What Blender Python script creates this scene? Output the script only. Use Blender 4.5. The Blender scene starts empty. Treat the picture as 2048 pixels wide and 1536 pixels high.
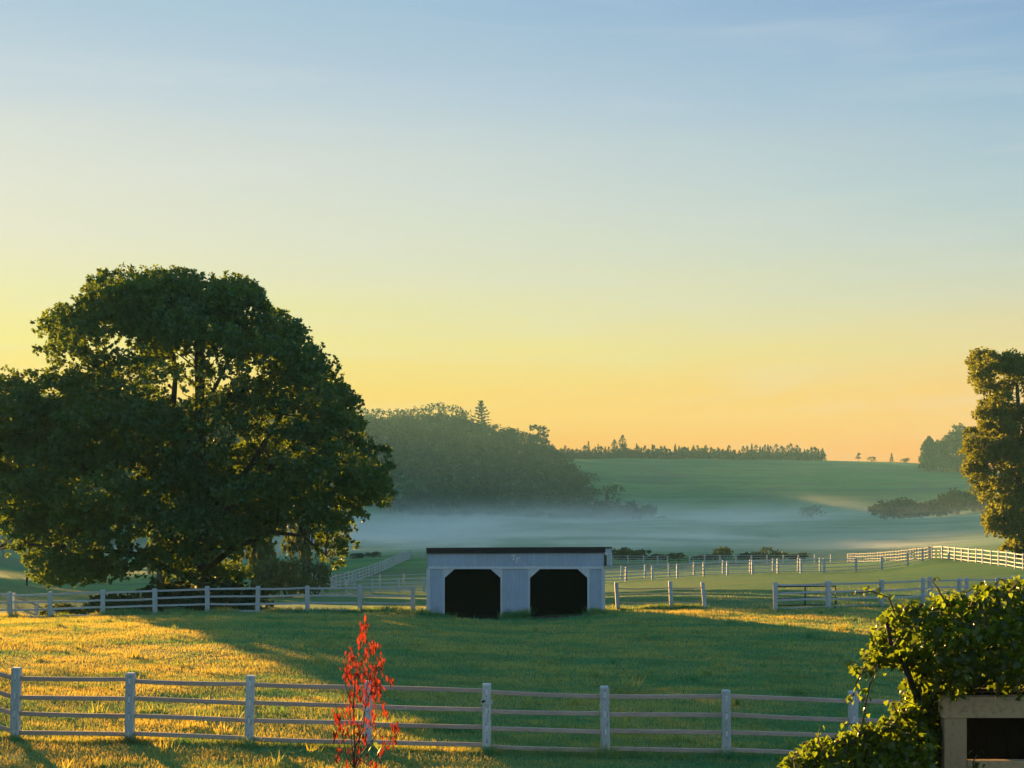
import bpy, math, random
import numpy as np

random.seed(7)
RNG = np.random.default_rng(11)
R = math.radians
SC = bpy.context.scene
COL = SC.collection

# ------------------------------------------------------------------ camera
F = 2974.0            # focal length in photo pixels (2048 wide)
PY0 = 985.0           # photo row of the eye level
HC = 5.3              # eye height above the near paddock
cam_d = bpy.data.cameras.new('camera')
cam = bpy.data.objects.new('camera', cam_d)
COL.objects.link(cam)
cam.location = (0, 0, HC)
cam.rotation_euler = (R(90), 0, 0)
cam_d.sensor_width = 36.0
cam_d.lens = 36.0 * F / 2048.0
cam_d.shift_y = (PY0 - 768.0) / 2048.0
cam_d.clip_start = 0.2
cam_d.clip_end = 8000
SC.camera = cam

# ------------------------------------------------------------------ sun and sky
SUN_AZ = R(-30.5)      # from +Y, negative = to the left
SUN_EL = R(6.3)
sun_dir = np.array([math.sin(SUN_AZ) * math.cos(SUN_EL), math.cos(SUN_AZ) * math.cos(SUN_EL), math.sin(SUN_EL)])
sl = bpy.data.lights.new('sun', 'SUN')
sl.energy = 5.0
sl.angle = R(0.6)
sl.color = (1.0, 0.55, 0.17)
so = bpy.data.objects.new('sun', sl)
COL.objects.link(so)
so.location = (-40, 70, 60)
from mathutils import Vector
so.rotation_euler = Vector(sun_dir).to_track_quat('Z', 'Y').to_euler()


def s2l(c):
    return tuple((v / 255 / 12.92) if v / 255 <= 0.04045 else ((v / 255 + 0.055) / 1.055) ** 2.4 for v in c)


w = bpy.data.worlds.new('World')
SC.world = w
w.use_nodes = True
nt = w.node_tree
nt.nodes.clear()


class NG:
    """tiny helper for node trees"""
    def __init__(self, nt):
        self.nt = nt

    def n(self, t, **kw):
        nd = self.nt.nodes.new(t)
        for k, v in kw.items():
            if k.startswith('i_'):
                key = k[2:]
                nd.inputs[int(key) if key.isdigit() else key.replace('_', ' ')].default_value = v
            else:
                setattr(nd, k, v)
        return nd

    def l(self, a, b):
        self.nt.links.new(a, b)

    def math(self, op, a, b=None, c=None, clamp=False):
        m = self.n('ShaderNodeMath', operation=op, use_clamp=clamp)
        for i, v in enumerate((a, b, c)):
            if v is None:
                continue
            if isinstance(v, (int, float)):
                m.inputs[i].default_value = v
            else:
                self.l(v, m.inputs[i])
        return m.outputs[0]

    def ramp(self, fac, stops, interp='LINEAR'):
        r = self.n('ShaderNodeValToRGB')
        r.color_ramp.interpolation = interp
        els = r.color_ramp.elements
        while len(els) < len(stops):
            els.new(0.5)
        for e, (p, c) in zip(els, stops):
            e.position = p
            e.color = (*c, 1)
        self.l(fac, r.inputs[0])
        return r.outputs[0]

    def mix(self, fac, a, b, blend='MIX'):
        m = self.n('ShaderNodeMix', data_type='RGBA', blend_type=blend)
        for i, v in ((0, fac), (6, a), (7, b)):
            if isinstance(v, (int, float)):
                m.inputs[i].default_value = v
            elif isinstance(v, tuple):
                m.inputs[i].default_value = (*v, 1)
            else:
                self.l(v, m.inputs[i])
        return m.outputs[2]

    def noise(self, vec, scale, detail=3, rough=0.5, dist=0.0):
        t = self.n('ShaderNodeTexNoise')
        t.inputs['Scale'].default_value = scale
        t.inputs['Detail'].default_value = detail
        t.inputs['Roughness'].default_value = rough
        t.inputs['Distortion'].default_value = dist
        if vec is not None:
            self.l(vec, t.inputs['Vector'])
        return t.outputs['Fac']

    def mapr(self, v, a, b, c=0.0, d=1.0, smooth=False):
        m = self.n('ShaderNodeMapRange')
        m.interpolation_type = 'SMOOTHSTEP' if smooth else 'LINEAR'
        m.inputs[1].default_value = a
        m.inputs[2].default_value = b
        m.inputs[3].default_value = c
        m.inputs[4].default_value = d
        self.l(v, m.inputs[0])
        return m.outputs[0]


g = NG(nt)
tc = g.n('ShaderNodeTexCoord')
sep = g.n('ShaderNodeSeparateXYZ')
g.l(tc.outputs['Generated'], sep.inputs[0])
X_, Y_, Z_ = sep.outputs
hz = g.math('SQRT', g.math('ADD', g.math('MULTIPLY', X_, X_), g.math('MULTIPLY', Y_, Y_)))
dt = g.math('ADD', g.math('MULTIPLY', X_, math.sin(SUN_AZ)), g.math('MULTIPLY', Y_, math.cos(SUN_AZ)))
caz = g.math('DIVIDE', dt, g.math('MAXIMUM', hz, 0.001))
# thin high streaks wobble the gradient a little
mp = g.n('ShaderNodeMapping')
mp.inputs['Scale'].default_value = (3.0, 3.0, 22.0)
mp.inputs['Rotation'].default_value = (0, R(-14), 0)
g.l(tc.outputs['Generated'], mp.inputs['Vector'])
wob = g.math('MULTIPLY', g.math('SUBTRACT', g.noise(mp.outputs[0], 1.6, 5, 0.6, 0.4), 0.5), 0.022)
el = g.math('MAXIMUM', g.math('ADD', Z_, wob), 0.0)
el = g.math('POWER', el, 0.5)      # more ramp room near the horizon


def rp(z):
    return math.sqrt(z)


def stops(lst):
    return [(rp(z), s2l(c)) for z, c in lst]


HI = [(0.55, (128, 172, 216)), (1.0, (104, 154, 208))]
rA = g.ramp(el, stops([(0.0, (255, 180, 74)), (0.03, (255, 194, 80)), (0.065, (250, 214, 102)), (0.096, (240, 228, 140)), (0.13, (231, 228, 174)), (0.16, (226, 226, 196)),
                       (0.195, (220, 223, 208)), (0.225, (212, 219, 212)), (0.255, (194, 210, 219)), (0.314, (166, 196, 216))] + HI))
rB = g.ramp(el, stops([(0.0, (255, 156, 78)), (0.03, (255, 174, 88)), (0.065, (249, 196, 112)), (0.096, (231, 210, 150)), (0.13, (210, 210, 183)), (0.16, (192, 205, 198)),
                       (0.195, (175, 198, 206)), (0.225, (164, 191, 208)), (0.255, (150, 183, 209)), (0.314, (130, 166, 206))] + HI))
rC = g.ramp(el, stops([(0.0, (196, 186, 188)), (0.06, (202, 200, 204)), (0.15, (190, 206, 222)), (0.30, (158, 192, 222))] + HI))
fAB = g.mapr(caz, math.cos(R(10)), math.cos(R(50)), 0, 1)
fC = g.mapr(caz, math.cos(R(52)), math.cos(R(130)), 0, 1, True)
skyc = g.mix(fC, g.mix(fAB, rA, rB), rC)
mpc = g.n('ShaderNodeMapping')
mpc.inputs['Scale'].default_value = (1.5, 1.5, 16.0)
mpc.inputs['Rotation'].default_value = (0, R(11), R(20))
g.l(tc.outputs['Generated'], mpc.inputs['Vector'])
wisp = g.mapr(g.noise(mpc.outputs[0], 2.6, 7, 0.62, 0.7), 0.48, 0.72, 0.0, 0.16, True)
skyc = g.mix(wisp, skyc, s2l((222, 224, 222)))
nish = g.n('ShaderNodeTexSky', sky_type='NISHITA')
nish.sun_disc = False
nish.sun_elevation = SUN_EL
nish.sun_rotation = SUN_AZ
nish.air_density = 1.2
nish.dust_density = 2.0
WS = 0.12
EXPO = 2.3
SKYK = 2 ** -EXPO
ramp10 = g.mix(1.0, skyc, (SKYK / WS, SKYK / WS, SKYK / WS), 'MULTIPLY')
full = g.mix(0.004, ramp10, nish.outputs[0])
bg = g.n('ShaderNodeBackground')
bg.inputs['Strength'].default_value = WS
g.l(full, bg.inputs['Color'])
wo = g.n('ShaderNodeOutputWorld')
g.l(bg.outputs[0], wo.inputs['Surface'])

SC.view_settings.view_transform = 'Standard'
SC.view_settings.look = 'None'
SC.view_settings.exposure = EXPO
SC.view_settings.gamma = 1.0
SC.view_settings.use_curve_mapping = False
SC.render.engine = 'CYCLES'
SC.cycles.use_denoising = True
SC.cycles.max_bounces = 6
SC.cycles.diffuse_bounces = 3
SC.cycles.transmission_bounces = 3
SC.cycles.glossy_bounces = 2
SC.cycles.volume_bounces = 4
SC.cycles.use_adaptive_sampling = True
SC.cycles.adaptive_threshold = 0.015

# ------------------------------------------------------------------ terrain height
def W3(px, py, Y):
    return ((px - 1024.0) * Y / F, Y, HC - (py - PY0) * Y / F)


ctl = []
near = [(30, 1480), (259, 1487), (498, 1490), (735, 1500), (973, 1510), (1211, 1512), (1453, 1518), (1707, 1527), (2000, 1535)]
for px, py in near:
    x, y, z = W3(px, py, 30.5)
    ctl.append((x, y, z))
    ctl.append((x * 20 / 30.5, 20, z))
for px, py, Y in [(20, 1240, 69.4), (206, 1235, 69.4), (415, 1229, 69.4), (615, 1226, 69.4), (826, 1227, 69.4),
                  (1236, 1220, 69.4), (1410, 1219, 69.4), (1551, 1221, 69.4), (1657, 1218, 69.4), (1763, 1214, 71),
                  (1845, 1209, 75), (1927, 1205, 79), (2000, 1200, 83),
                  (1031, 1238, 66.4), (390, 1233, 83), (250, 1236, 83),
                  (610, 1190, 143), (848, 1183, 145), (1250, 1163, 145), (1408, 1153, 145), (1560, 1147, 145),
                  (1712, 1143, 150), (1815, 1132, 155), (1860, 1119, 157), (1924, 1122, 150), (2047, 1140, 126),
                  (820, 1118, 238), (1256, 1128, 238), (1440, 1127, 238), (1600, 1126, 238), (1690, 1124, 236),
                  (54, 1172, 150), (1180, 1131, 225)]:
    ctl.append(W3(px, py, Y))
ctl += [(-24.5, 77, -1.5), (-31, 88, -2.6)]
for x in (-80, -40, 0, 40, 80):
    ctl.append((x, 320, -7.2))
ctl.append((110, 320, -5))
ctl.append((-95, 290, -8))
for x in (-60, 0, 60, 120):
    ctl.append((x, 480, -7.4))
    ctl.append((x * 1.2, 690, -7.0))
for px in (1280, 1400, 1550, 1700, 1850):
    ctl.append(W3(px, 1029, 800))
    ctl.append(W3(px, 970, 930))
for px, py in ((1110, 918), (1250, 916), (1400, 917), (1550, 919), (1650, 921), (1750, 923), (1830, 926), (1950, 940), (2050, 955)):
    ctl.append(W3(px, py, 1100))
    x, y, z = W3(px, py, 1300)
    ctl.append((x, y, z - 18))
# wooded spur to the left, its hidden slope raised to shade the valley
ctl += [(-150, 560, 18), (-130, 420, 2), (-200, 700, 31), (-110, 690, 2), (-60, 790, 2), (0, 790, -4), (40, 790, -6), (-250, 850, 45), (-170, 860, 41),
        (-100, 880, 33), (-45, 900, 33), (10, 930, 24), (-300, 980, 42), (-200, 970, 46), (-110, 960, 41), (-40, 955, 40),
        (-250, 1150, 34), (-100, 1150, 34), (-220, 480, 22), (-320, 650, 40)]
ctl += [(150, 480, -6.5), (190, 690, -6.5), (95, 250, -4)]
C = np.array(ctl)


def uv(x, y):
    yy = np.clip(y, 18, 1450)
    return np.stack([np.clip(x / yy, -0.55, 0.55) * 3.2, np.log(yy)], -1)


PC = uv(C[:, 0], C[:, 1])


def tps(r2):
    return np.where(r2 > 1e-12, 0.5 * r2 * np.log(np.maximum(r2, 1e-12)), 0)


n_ = len(C)
D2 = ((PC[:, None] - PC[None]) ** 2).sum(-1)
A = np.zeros((n_ + 3, n_ + 3))
A[:n_, :n_] = tps(D2) + np.eye(n_) * 3e-5
A[:n_, n_] = 1
A[:n_, n_ + 1:] = PC
A[n_, :n_] = 1
A[n_ + 1:, :n_] = PC.T
wt = np.linalg.solve(A, np.concatenate([C[:, 2], np.zeros(3)]))


def H(x, y):
    x = np.asarray(x, float)
    y = np.asarray(y, float)
    shp = np.broadcast(x, y).shape
    p = uv(np.broadcast_to(x, shp).ravel(), np.broadcast_to(y, shp).ravel())
    out = np.empty(len(p))
    for i in range(0, len(p), 60000):
        q = p[i:i + 60000]
        d = ((q[:, None] - PC[None]) ** 2).sum(-1)
        out[i:i + 60000] = tps(d) @ wt[:n_] + wt[n_] + q @ wt[n_ + 1:]
    # small hummocks
    xx = np.broadcast_to(x, shp).ravel()
    yy = np.broadcast_to(y, shp).ravel()
    out += 0.03 * (np.sin(xx * 0.9 + 0.5 * np.sin(yy * 0.6)) * np.sin(yy * 0.75 + 1.3) + 0.6 * np.sin(xx * 2.1 + yy * 1.3) * np.sin(yy * 1.9 - xx * 0.4))
    return out.reshape(shp) if shp else float(out[0])


# ------------------------------------------------------------------ helpers
def obj(name, me, mat=None, parent=None, loc=(0, 0, 0), rot=(0, 0, 0), scale=(1, 1, 1)):
    o = bpy.data.objects.new(name, me)
    COL.objects.link(o)
    if mat is not None and me is not None and len(me.materials) == 0:
        me.materials.append(mat)
    o.location = loc
    o.rotation_euler = rot
    o.scale = scale
    if parent is not None:
        o.parent = parent
    return o


def tag(o, label=None, cat=None, group=None, kind=None):
    if label:
        o['label'] = label
    if cat:
        o['category'] = cat
    if group:
        o['group'] = group
    if kind:
        o['kind'] = kind
    return o


def thing(name, label, cat, loc=(0, 0, 0), rz=0.0, group=None):
    o = bpy.data.objects.new(name, None)
    o.empty_display_size = 0.3
    COL.objects.link(o)
    o.location = loc
    o.rotation_euler = (0, 0, rz)
    return tag(o, label, cat, group)


def npmesh(name, V, Fc, smooth=False, attrs=None):
    V = np.ascontiguousarray(V, dtype=np.float32)
    Fc = np.ascontiguousarray(Fc, dtype=np.int32)
    me = bpy.data.meshes.new(name)
    k = Fc.shape[1]
    me.vertices.add(len(V))
    me.vertices.foreach_set('co', V.ravel())
    me.loops.add(Fc.size)
    me.loops.foreach_set('vertex_index', Fc.ravel())
    me.polygons.add(len(Fc))
    me.polygons.foreach_set('loop_start', np.arange(0, Fc.size, k, dtype=np.int32))
    if smooth:
        me.polygons.foreach_set('use_smooth', np.ones(len(Fc), dtype=bool))
    for nm, arr in (attrs or {}).items():
        a = me.attributes.new(nm, 'FLOAT', 'POINT')
        a.data.foreach_set('value', np.ascontiguousarray(arr, dtype=np.float32))
    me.update(calc_edges=True)
    return me


class MB:
    """collects boxes, prisms and tubes into one mesh"""
    def __init__(self):
        self.v = []
        self.f = []

    def box(self, x0, x1, y0, y1, z0, z1, bev=0.0):
        b = len(self.v)
        if bev <= 0:
            for z in (z0, z1):
                self.v += [(x0, y0, z), (x1, y0, z), (x1, y1, z), (x0, y1, z)]
            self.f += [(b, b + 3, b + 2, b + 1), (b + 4, b + 5, b + 6, b + 7), (b, b + 1, b + 5, b + 4), (b + 1, b + 2, b + 6, b + 5),
                       (b + 2, b + 3, b + 7, b + 6), (b + 3, b, b + 4, b + 7)]
            return self
        ring = [(x0 + bev, y0), (x1 - bev, y0), (x1, y0 + bev), (x1, y1 - bev), (x1 - bev, y1), (x0 + bev, y1), (x0, y1 - bev), (x0, y0 + bev)]
        for z in (z0, z1):
            self.v += [(x, y, z) for x, y in ring]
        self.f += [tuple(b + i for i in range(7, -1, -1)), tuple(b + 8 + i for i in range(8))]
        self.f += [(b + i, b + (i + 1) % 8, b + 8 + (i + 1) % 8, b + 8 + i) for i in range(8)]
        return self

    def poly(self, pts, y0, y1):
        """prism of an xz outline between two y"""
        b = len(self.v)
        n = len(pts)
        self.v += [(x, y0, z) for x, z in pts] + [(x, y1, z) for x, z in pts]
        self.f += [tuple(range(b, b + n)), tuple(range(b + 2 * n - 1, b + n - 1, -1))]
        self.f += [(b + i, b + n + i, b + n + (i + 1) % n, b + (i + 1) % n) for i in range(n)]
        return self

    def tube(self, pts, radii, n=8):
        pts = [Vector(p) for p in pts]
        b = len(self.v)
        for i, p in enumerate(pts):
            d = (pts[min(i + 1, len(pts) - 1)] - pts[max(i - 1, 0)]).normalized()
            a = d.cross(Vector((0.31, 0.95, 0.07))).normalized()
            c = d.cross(a)
            for k in range(n):
                t = 2 * math.pi * k / n
                q = p + (a * math.cos(t) + c * math.sin(t)) * radii[i]
                self.v.append(tuple(q))
        for i in range(len(pts) - 1):
            for k in range(n):
                k2 = (k + 1) % n
                self.f.append((b + i * n + k, b + i * n + k2, b + (i + 1) * n + k2, b + (i + 1) * n + k))
        self.f.append(tuple(b + k for k in range(n - 1, -1, -1)))
        self.f.append(tuple(b + (len(pts) - 1) * n + k for k in range(n)))
        return self

    def mesh(self, name, smooth=False):
        me = bpy.data.meshes.new(name)
        me.from_pydata(self.v, [], self.f)
        if smooth:
            for p in me.polygons:
                p.use_smooth = True
        me.update()
        return me

    def build(self, name, mat, parent=None, smooth=False, **kw):
        return obj(name, self.mesh(name, smooth), mat, parent, **kw)


# ------------------------------------------------------------------ materials
def new_mat(name):
    m = bpy.data.materials.new(name)
    m.use_nodes = True
    m.node_tree.nodes.clear()
    return m, NG(m.node_tree)


def out(g, sh):
    o = g.n('ShaderNodeOutputMaterial')
    g.l(sh, o.inputs['Surface'])


def bsdf(g, col, rough=0.7, spec=0.3, normal=None):
    b = g.n('ShaderNodeBsdfPrincipled')
    b.inputs['Roughness'].default_value = rough
    b.inputs['Specular IOR Level'].default_value = spec
    if isinstance(col, tuple):
        b.inputs['Base Color'].default_value = (*col, 1)
    else:
        g.l(col, b.inputs['Base Color'])
    if normal is not None:
        g.l(normal, b.inputs['Normal'])
    return b.outputs[0]


def bump(g, h, strength=0.4, dist=0.02):
    b = g.n('ShaderNodeBump')
    b.inputs['Strength'].default_value = strength
    b.inputs['Distance'].default_value = dist
    g.l(h, b.inputs['Height'])
    return b.outputs[0]


def paint_mat(name, c1, c2, c3, grain=(1, 1, 6), rough=0.65, splash=None):
    m, g = new_mat(name)
    t = g.n('ShaderNodeTexCoord')
    ge = g.n('ShaderNodeNewGeometry')
    mp = g.n('ShaderNodeMapping')
    mp.inputs['Scale'].default_value = grain
    g.l(ge.outputs['Position'], mp.inputs['Vector'])
    a = g.noise(ge.outputs['Position'], 1.3, 4, 0.6)
    b = g.noise(mp.outputs[0], 9, 5, 0.65)
    oi = g.n('ShaderNodeObjectInfo')
    k = g.mix(g.mapr(a, 0.35, 0.65), c1, c2)
    k = g.mix(g.mapr(b, 0.50, 0.68), k, c3)
    k = g.mix(g.math('MULTIPLY', oi.outputs['Random'], 0.35), k, c3)
    if splash:
        sz = g.n('ShaderNodeSeparateXYZ')
        g.l(t.outputs['Object'], sz.inputs[0])
        lv = g.math('ADD', sz.outputs[2], g.math('MULTIPLY', g.math('SUBTRACT', g.noise(ge.outputs['Position'], 3.0, 4, 0.7), 0.5), 0.9))
        k = g.mix(g.mapr(lv, 0.62, 0.02, 0, 0.72, True), k, splash)
    out(g, bsdf(g, k, rough, 0.25, bump(g, b, 0.3, 0.01)))
    return m


def leaf_mat(name, c1, c2, tr, trans=0.5, gloss=0.06, scale=0.6, rough=0.45, var='tint'):
    m, g = new_mat(name)
    ge = g.n('ShaderNodeNewGeometry')
    a = g.noise(ge.outputs['Position'], scale, 3, 0.6)
    at = g.n('ShaderNodeAttribute', attribute_name='tint')
    oi = g.n('ShaderNodeObjectInfo')
    f = g.math('ADD', g.math('MULTIPLY', g.math('SUBTRACT', a, 0.5), 1.6), g.math('MULTIPLY', at.outputs['Fac'] if var == 'tint' else oi.outputs['Random'], 1.0), clamp=True)
    k = g.mix(f, c1, c2)
    kt = g.mix(f, tr, tuple(min(1, v * 1.35) for v in tr))
    d = g.n('ShaderNodeBsdfDiffuse')
    g.l(k, d.inputs['Color'])
    t = g.n('ShaderNodeBsdfTranslucent')
    g.l(kt, t.inputs['Color'])
    mx = g.n('ShaderNodeMixShader')
    mx.inputs[0].default_value = trans
    g.l(d.outputs[0], mx.inputs[1])
    g.l(t.outputs[0], mx.inputs[2])
    gl = g.n('ShaderNodeBsdfGlossy')
    gl.inputs['Roughness'].default_value = rough
    gl.inputs['Color'].default_value = (0.9, 0.95, 0.9, 1)
    m2 = g.n('ShaderNodeMixShader')
    m2.inputs[0].default_value = gloss
    g.l(mx.outputs[0], m2.inputs[1])
    g.l(gl.outputs[0], m2.inputs[2])
    out(g, m2.outputs[0])
    return m


M = {}
M['post'] = paint_mat('weathered_white_paint', (0.56, 0.585, 0.60), (0.48, 0.505, 0.52), (0.30, 0.305, 0.30), (3, 3, 0.7))
M['rail'] = paint_mat('weathered_rail_wood', (0.56, 0.42, 0.345), (0.47, 0.345, 0.285), (0.30, 0.215, 0.17), (0.5, 3, 8))
M['farwhite'] = paint_mat('white_fence_paint', (0.44, 0.49, 0.51), (0.38, 0.43, 0.45), (0.27, 0.30, 0.30), (3, 3, 1))
M['earth'] = paint_mat('trodden_soil', (0.085, 0.065, 0.045), (0.06, 0.048, 0.034), (0.035, 0.05, 0.022), (2, 2, 2), 0.95)
M['grey'] = paint_mat('grey_weathered_fence', (0.36, 0.39, 0.40), (0.30, 0.33, 0.34), (0.20, 0.22, 0.22), (3, 3, 1))
M['shed'] = paint_mat('pale_shed_siding', (0.36, 0.46, 0.57), (0.31, 0.40, 0.50), (0.23, 0.29, 0.35), (7, 7, 0.25), splash=(0.10, 0.105, 0.085))
M['trim'] = paint_mat('white_shed_trim', (0.55, 0.61, 0.65), (0.48, 0.54, 0.58), (0.36, 0.40, 0.42), (2, 2, 2))
M['dark'] = paint_mat('dark_roofing', (0.020, 0.018, 0.020), (0.014, 0.012, 0.014), (0.03, 0.026, 0.026), (1, 1, 4))
M['inner'] = paint_mat('shade_black_interior', (0.010, 0.009, 0.008), (0.007, 0.007, 0.006), (0.005, 0.005, 0.005), (4, 4, 0.5), 0.9)  # near-black: shade of the shed and arbor interiors put into the colour
M['tenon'] = paint_mat('rail_end_grain', (0.78, 0.78, 0.74), (0.70, 0.70, 0.67), (0.55, 0.53, 0.5))
M['metal'] = paint_mat('dark_gate_metal', (0.020, 0.022, 0.022), (0.016, 0.018, 0.018), (0.03, 0.024, 0.02), (1, 1, 1), 0.45)
M['cream'] = paint_mat('cream_arbor_paint', (0.45, 0.30, 0.165), (0.39, 0.255, 0.14), (0.26, 0.165, 0.09), (2, 2, 2), 0.7)
M['bark'] = paint_mat('dark_bark', (0.045, 0.036, 0.028), (0.03, 0.024, 0.018), (0.07, 0.06, 0.05), (6, 6, 1), 0.9)
M['twig'] = paint_mat('brown_twig', (0.10, 0.065, 0.045), (0.07, 0.045, 0.03), (0.16, 0.12, 0.08), (6, 6, 1), 0.8)
M['birch'] = paint_mat('pale_birch_bark', (0.55, 0.55, 0.5), (0.45, 0.45, 0.42), (0.12, 0.11, 0.1), (1, 1, 3), 0.8)
M['maple'] = leaf_mat('maple_leaves', (0.010, 0.080, 0.030), (0.024, 0.112, 0.034), (0.18, 0.25, 0.012), 0.34, 0.035, 0.35)
M['under'] = leaf_mat('understory_leaves', (0.016, 0.042, 0.018), (0.028, 0.055, 0.020), (0.07, 0.08, 0.012), 0.3, 0.02, 0.35)
M['gold'] = leaf_mat('gold_green_leaves', (0.030, 0.085, 0.022), (0.055, 0.11, 0.025), (0.21, 0.22, 0.012), 0.5, 0.03, 0.5)
M['far'] = leaf_mat('far_leaves', (0.012, 0.055, 0.024), (0.055, 0.125, 0.040), (0.04, 0.085, 0.02), 0.2, 0.0, 0.045)
M['far_dark'] = leaf_mat('dark_far_leaves', (0.008, 0.026, 0.015), (0.020, 0.044, 0.020), (0.02, 0.03, 0.01), 0.2, 0.0, 0.045)
M['bush'] = leaf_mat('bush_leaves', (0.045, 0.085, 0.030), (0.085, 0.12, 0.035), (0.12, 0.14, 0.02), 0.35, 0.02, 0.5)
M['red'] = leaf_mat('red_leaves', (0.27, 0.008, 0.012), (0.40, 0.085, 0.020), (0.29, 0.030, 0.008), 0.45, 0.015, 9.0, 0.4, 'obj')
M['lime'] = leaf_mat('lime_leaves', (0.25, 0.32, 0.02), (0.3, 0.36, 0.03), (0.24, 0.30, 0.02), 0.5, 0.05, 2.0, 0.4, 'obj')
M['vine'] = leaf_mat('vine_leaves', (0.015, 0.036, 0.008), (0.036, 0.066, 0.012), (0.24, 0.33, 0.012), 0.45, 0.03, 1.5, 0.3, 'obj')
M['vine_shaded'] = leaf_mat('shaded_vine_leaves', (0.009, 0.021, 0.005), (0.022, 0.040, 0.008), (0.22, 0.31, 0.012), 0.44, 0.02, 1.5, 0.3)  # darker copy of the vine leaves: shade within the mass put into colour


def grass_like(name, blades):
    m, g = new_mat(name)
    ge = g.n('ShaderNodeNewGeometry')
    pos = ge.outputs['Position']
    sp = g.n('ShaderNodeSeparateXYZ')
    g.l(pos, sp.inputs[0])
    # mown strips and patches lie across the view: stretch along x
    mpp = g.n('ShaderNodeMapping')
    mpp.inputs['Scale'].default_value = (0.45, 1.0, 1.0)
    g.l(pos, mpp.inputs['Vector'])
    a = g.noise(mpp.outputs[0], 0.42, 4, 0.6, 0.5)
    b = g.noise(mpp.outputs[0], 2.4, 4, 0.6)
    c = g.noise(pos, 0.012, 4, 0.55, 0.6)
    f = g.math('ADD', g.math('MULTIPLY', a, 0.6), g.math('MULTIPLY', b, 0.4))
    f = g.mapr(f, 0.40, 0.60, 0, 1, True)
    green = (0.028, 0.330, 0.165) if blades else (0.045, 0.150, 0.052)
    straw = (0.120, 0.350, 0.155) if blades else (0.095, 0.165, 0.055)
    k = g.mix(f, green, straw)
    if blades:
        at = g.n('ShaderNodeAttribute', attribute_name='tint')
        ff = g.math('ADD', g.math('MULTIPLY', f, 0.75), g.math('MULTIPLY', at.outputs['Fac'], 0.45), clamp=True)
        k = g.mix(ff, green, straw)
        tuf = g.noise(mpp.outputs[0], 1.1, 3, 0.6, 0.8)
        k = g.mix(g.mapr(tuf, 0.30, 0.46, 0.65, 0.0, True), k, (0.008, 0.052, 0.028))
        kt = g.mix(ff, (0.10, 0.26, 0.02), (0.92, 0.60, 0.04))
        d = g.n('ShaderNodeBsdfDiffuse')
        g.l(k, d.inputs['Color'])
        t = g.n('ShaderNodeBsdfTranslucent')
        g.l(kt, t.inputs['Color'])
        mx = g.n('ShaderNodeMixShader')
        mx.inputs[0].default_value = 0.41
        g.l(d.outputs[0], mx.inputs[1])
        g.l(t.outputs[0], mx.inputs[2])
        gl = g.n('ShaderNodeBsdfGlossy')
        gl.inputs['Roughness'].default_value = 0.38
        m2 = g.n('ShaderNodeMixShader')
        m2.inputs[0].default_value = 0.02
        g.l(mx.outputs[0], m2.inputs[1])
        g.l(gl.outputs[0], m2.inputs[2])
        out(g, m2.outputs[0])
    else:
        fieldc = g.mix(g.mapr(c, 0.40, 0.62), (0.065, 0.205, 0.058), (0.150, 0.245, 0.075))
        c2 = g.noise(mpp.outputs[0], 0.035, 5, 0.6, 0.5)
        fieldc = g.mix(g.mapr(c2, 0.52, 0.62, 0, 0.75), fieldc, (0.120, 0.135, 0.080))
        mp3 = g.n('ShaderNodeMapping')
        mp3.inputs['Scale'].default_value = (0.004, 0.05, 0.12)
        g.l(pos, mp3.inputs['Vector'])
        fieldc = g.mix(g.mapr(g.noise(mp3.outputs[0], 1.0, 4, 0.6, 0.3), 0.5, 0.62, 0, 0.6), fieldc, (0.030, 0.125, 0.058))
        c4 = g.noise(mpp.outputs[0], 0.22, 5, 0.7, 0.6)
        fieldc = g.mix(g.mapr(c4, 0.50, 0.66, 0, 0.55), fieldc, (0.030, 0.100, 0.042))
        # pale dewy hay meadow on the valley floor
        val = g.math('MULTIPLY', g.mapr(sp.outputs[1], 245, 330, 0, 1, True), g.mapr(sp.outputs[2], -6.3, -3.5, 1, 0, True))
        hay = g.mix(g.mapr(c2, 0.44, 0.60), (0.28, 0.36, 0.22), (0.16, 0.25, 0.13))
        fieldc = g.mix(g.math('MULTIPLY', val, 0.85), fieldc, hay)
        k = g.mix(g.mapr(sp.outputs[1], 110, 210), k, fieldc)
        bb = g.noise(pos, 6.0, 4, 0.7)
        out(g, bsdf(g, k, 0.95, 0.05, bump(g, bb, 0.8, 0.08)))
    return m


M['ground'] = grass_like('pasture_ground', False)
M['blades'] = grass_like('grass_blades', True)

# ------------------------------------------------------------------ ground sheet
def axis(lim_lo, lim_hi, fine_lo, fine_hi, step, grow):
    a = list(np.arange(fine_lo, fine_hi + 1e-6, step))
    s = step
    while a[-1] < lim_hi:
        s *= grow
        a.append(min(a[-1] + s, lim_hi))
    s = step
    lo = []
    x = fine_lo
    while x > lim_lo:
        s *= grow
        x = max(x - s, lim_lo)
        lo.append(x)
    return np.array(lo[::-1] + a)


gx = axis(-1150, 1150, -34, 34, 0.8, 1.05)
gy = axis(-100, 1420, 22, 90, 0.8, 1.022)
GX, GY = np.meshgrid(gx, gy)
GZ = H(GX, GY)
nx, ny = len(gx), len(gy)
idx = np.arange(nx * ny).reshape(ny, nx)
gf = np.stack([idx[:-1, :-1], idx[:-1, 1:], idx[1:, 1:], idx[1:, :-1]], -1).reshape(-1, 4)
ground = obj('ground', npmesh('ground', np.stack([GX, GY, GZ], -1).reshape(-1, 3), gf, True), M['ground'])
tag(ground, kind='structure')
ZMAX = float(GZ.max())
ZMIN = float(GZ.min())

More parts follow.
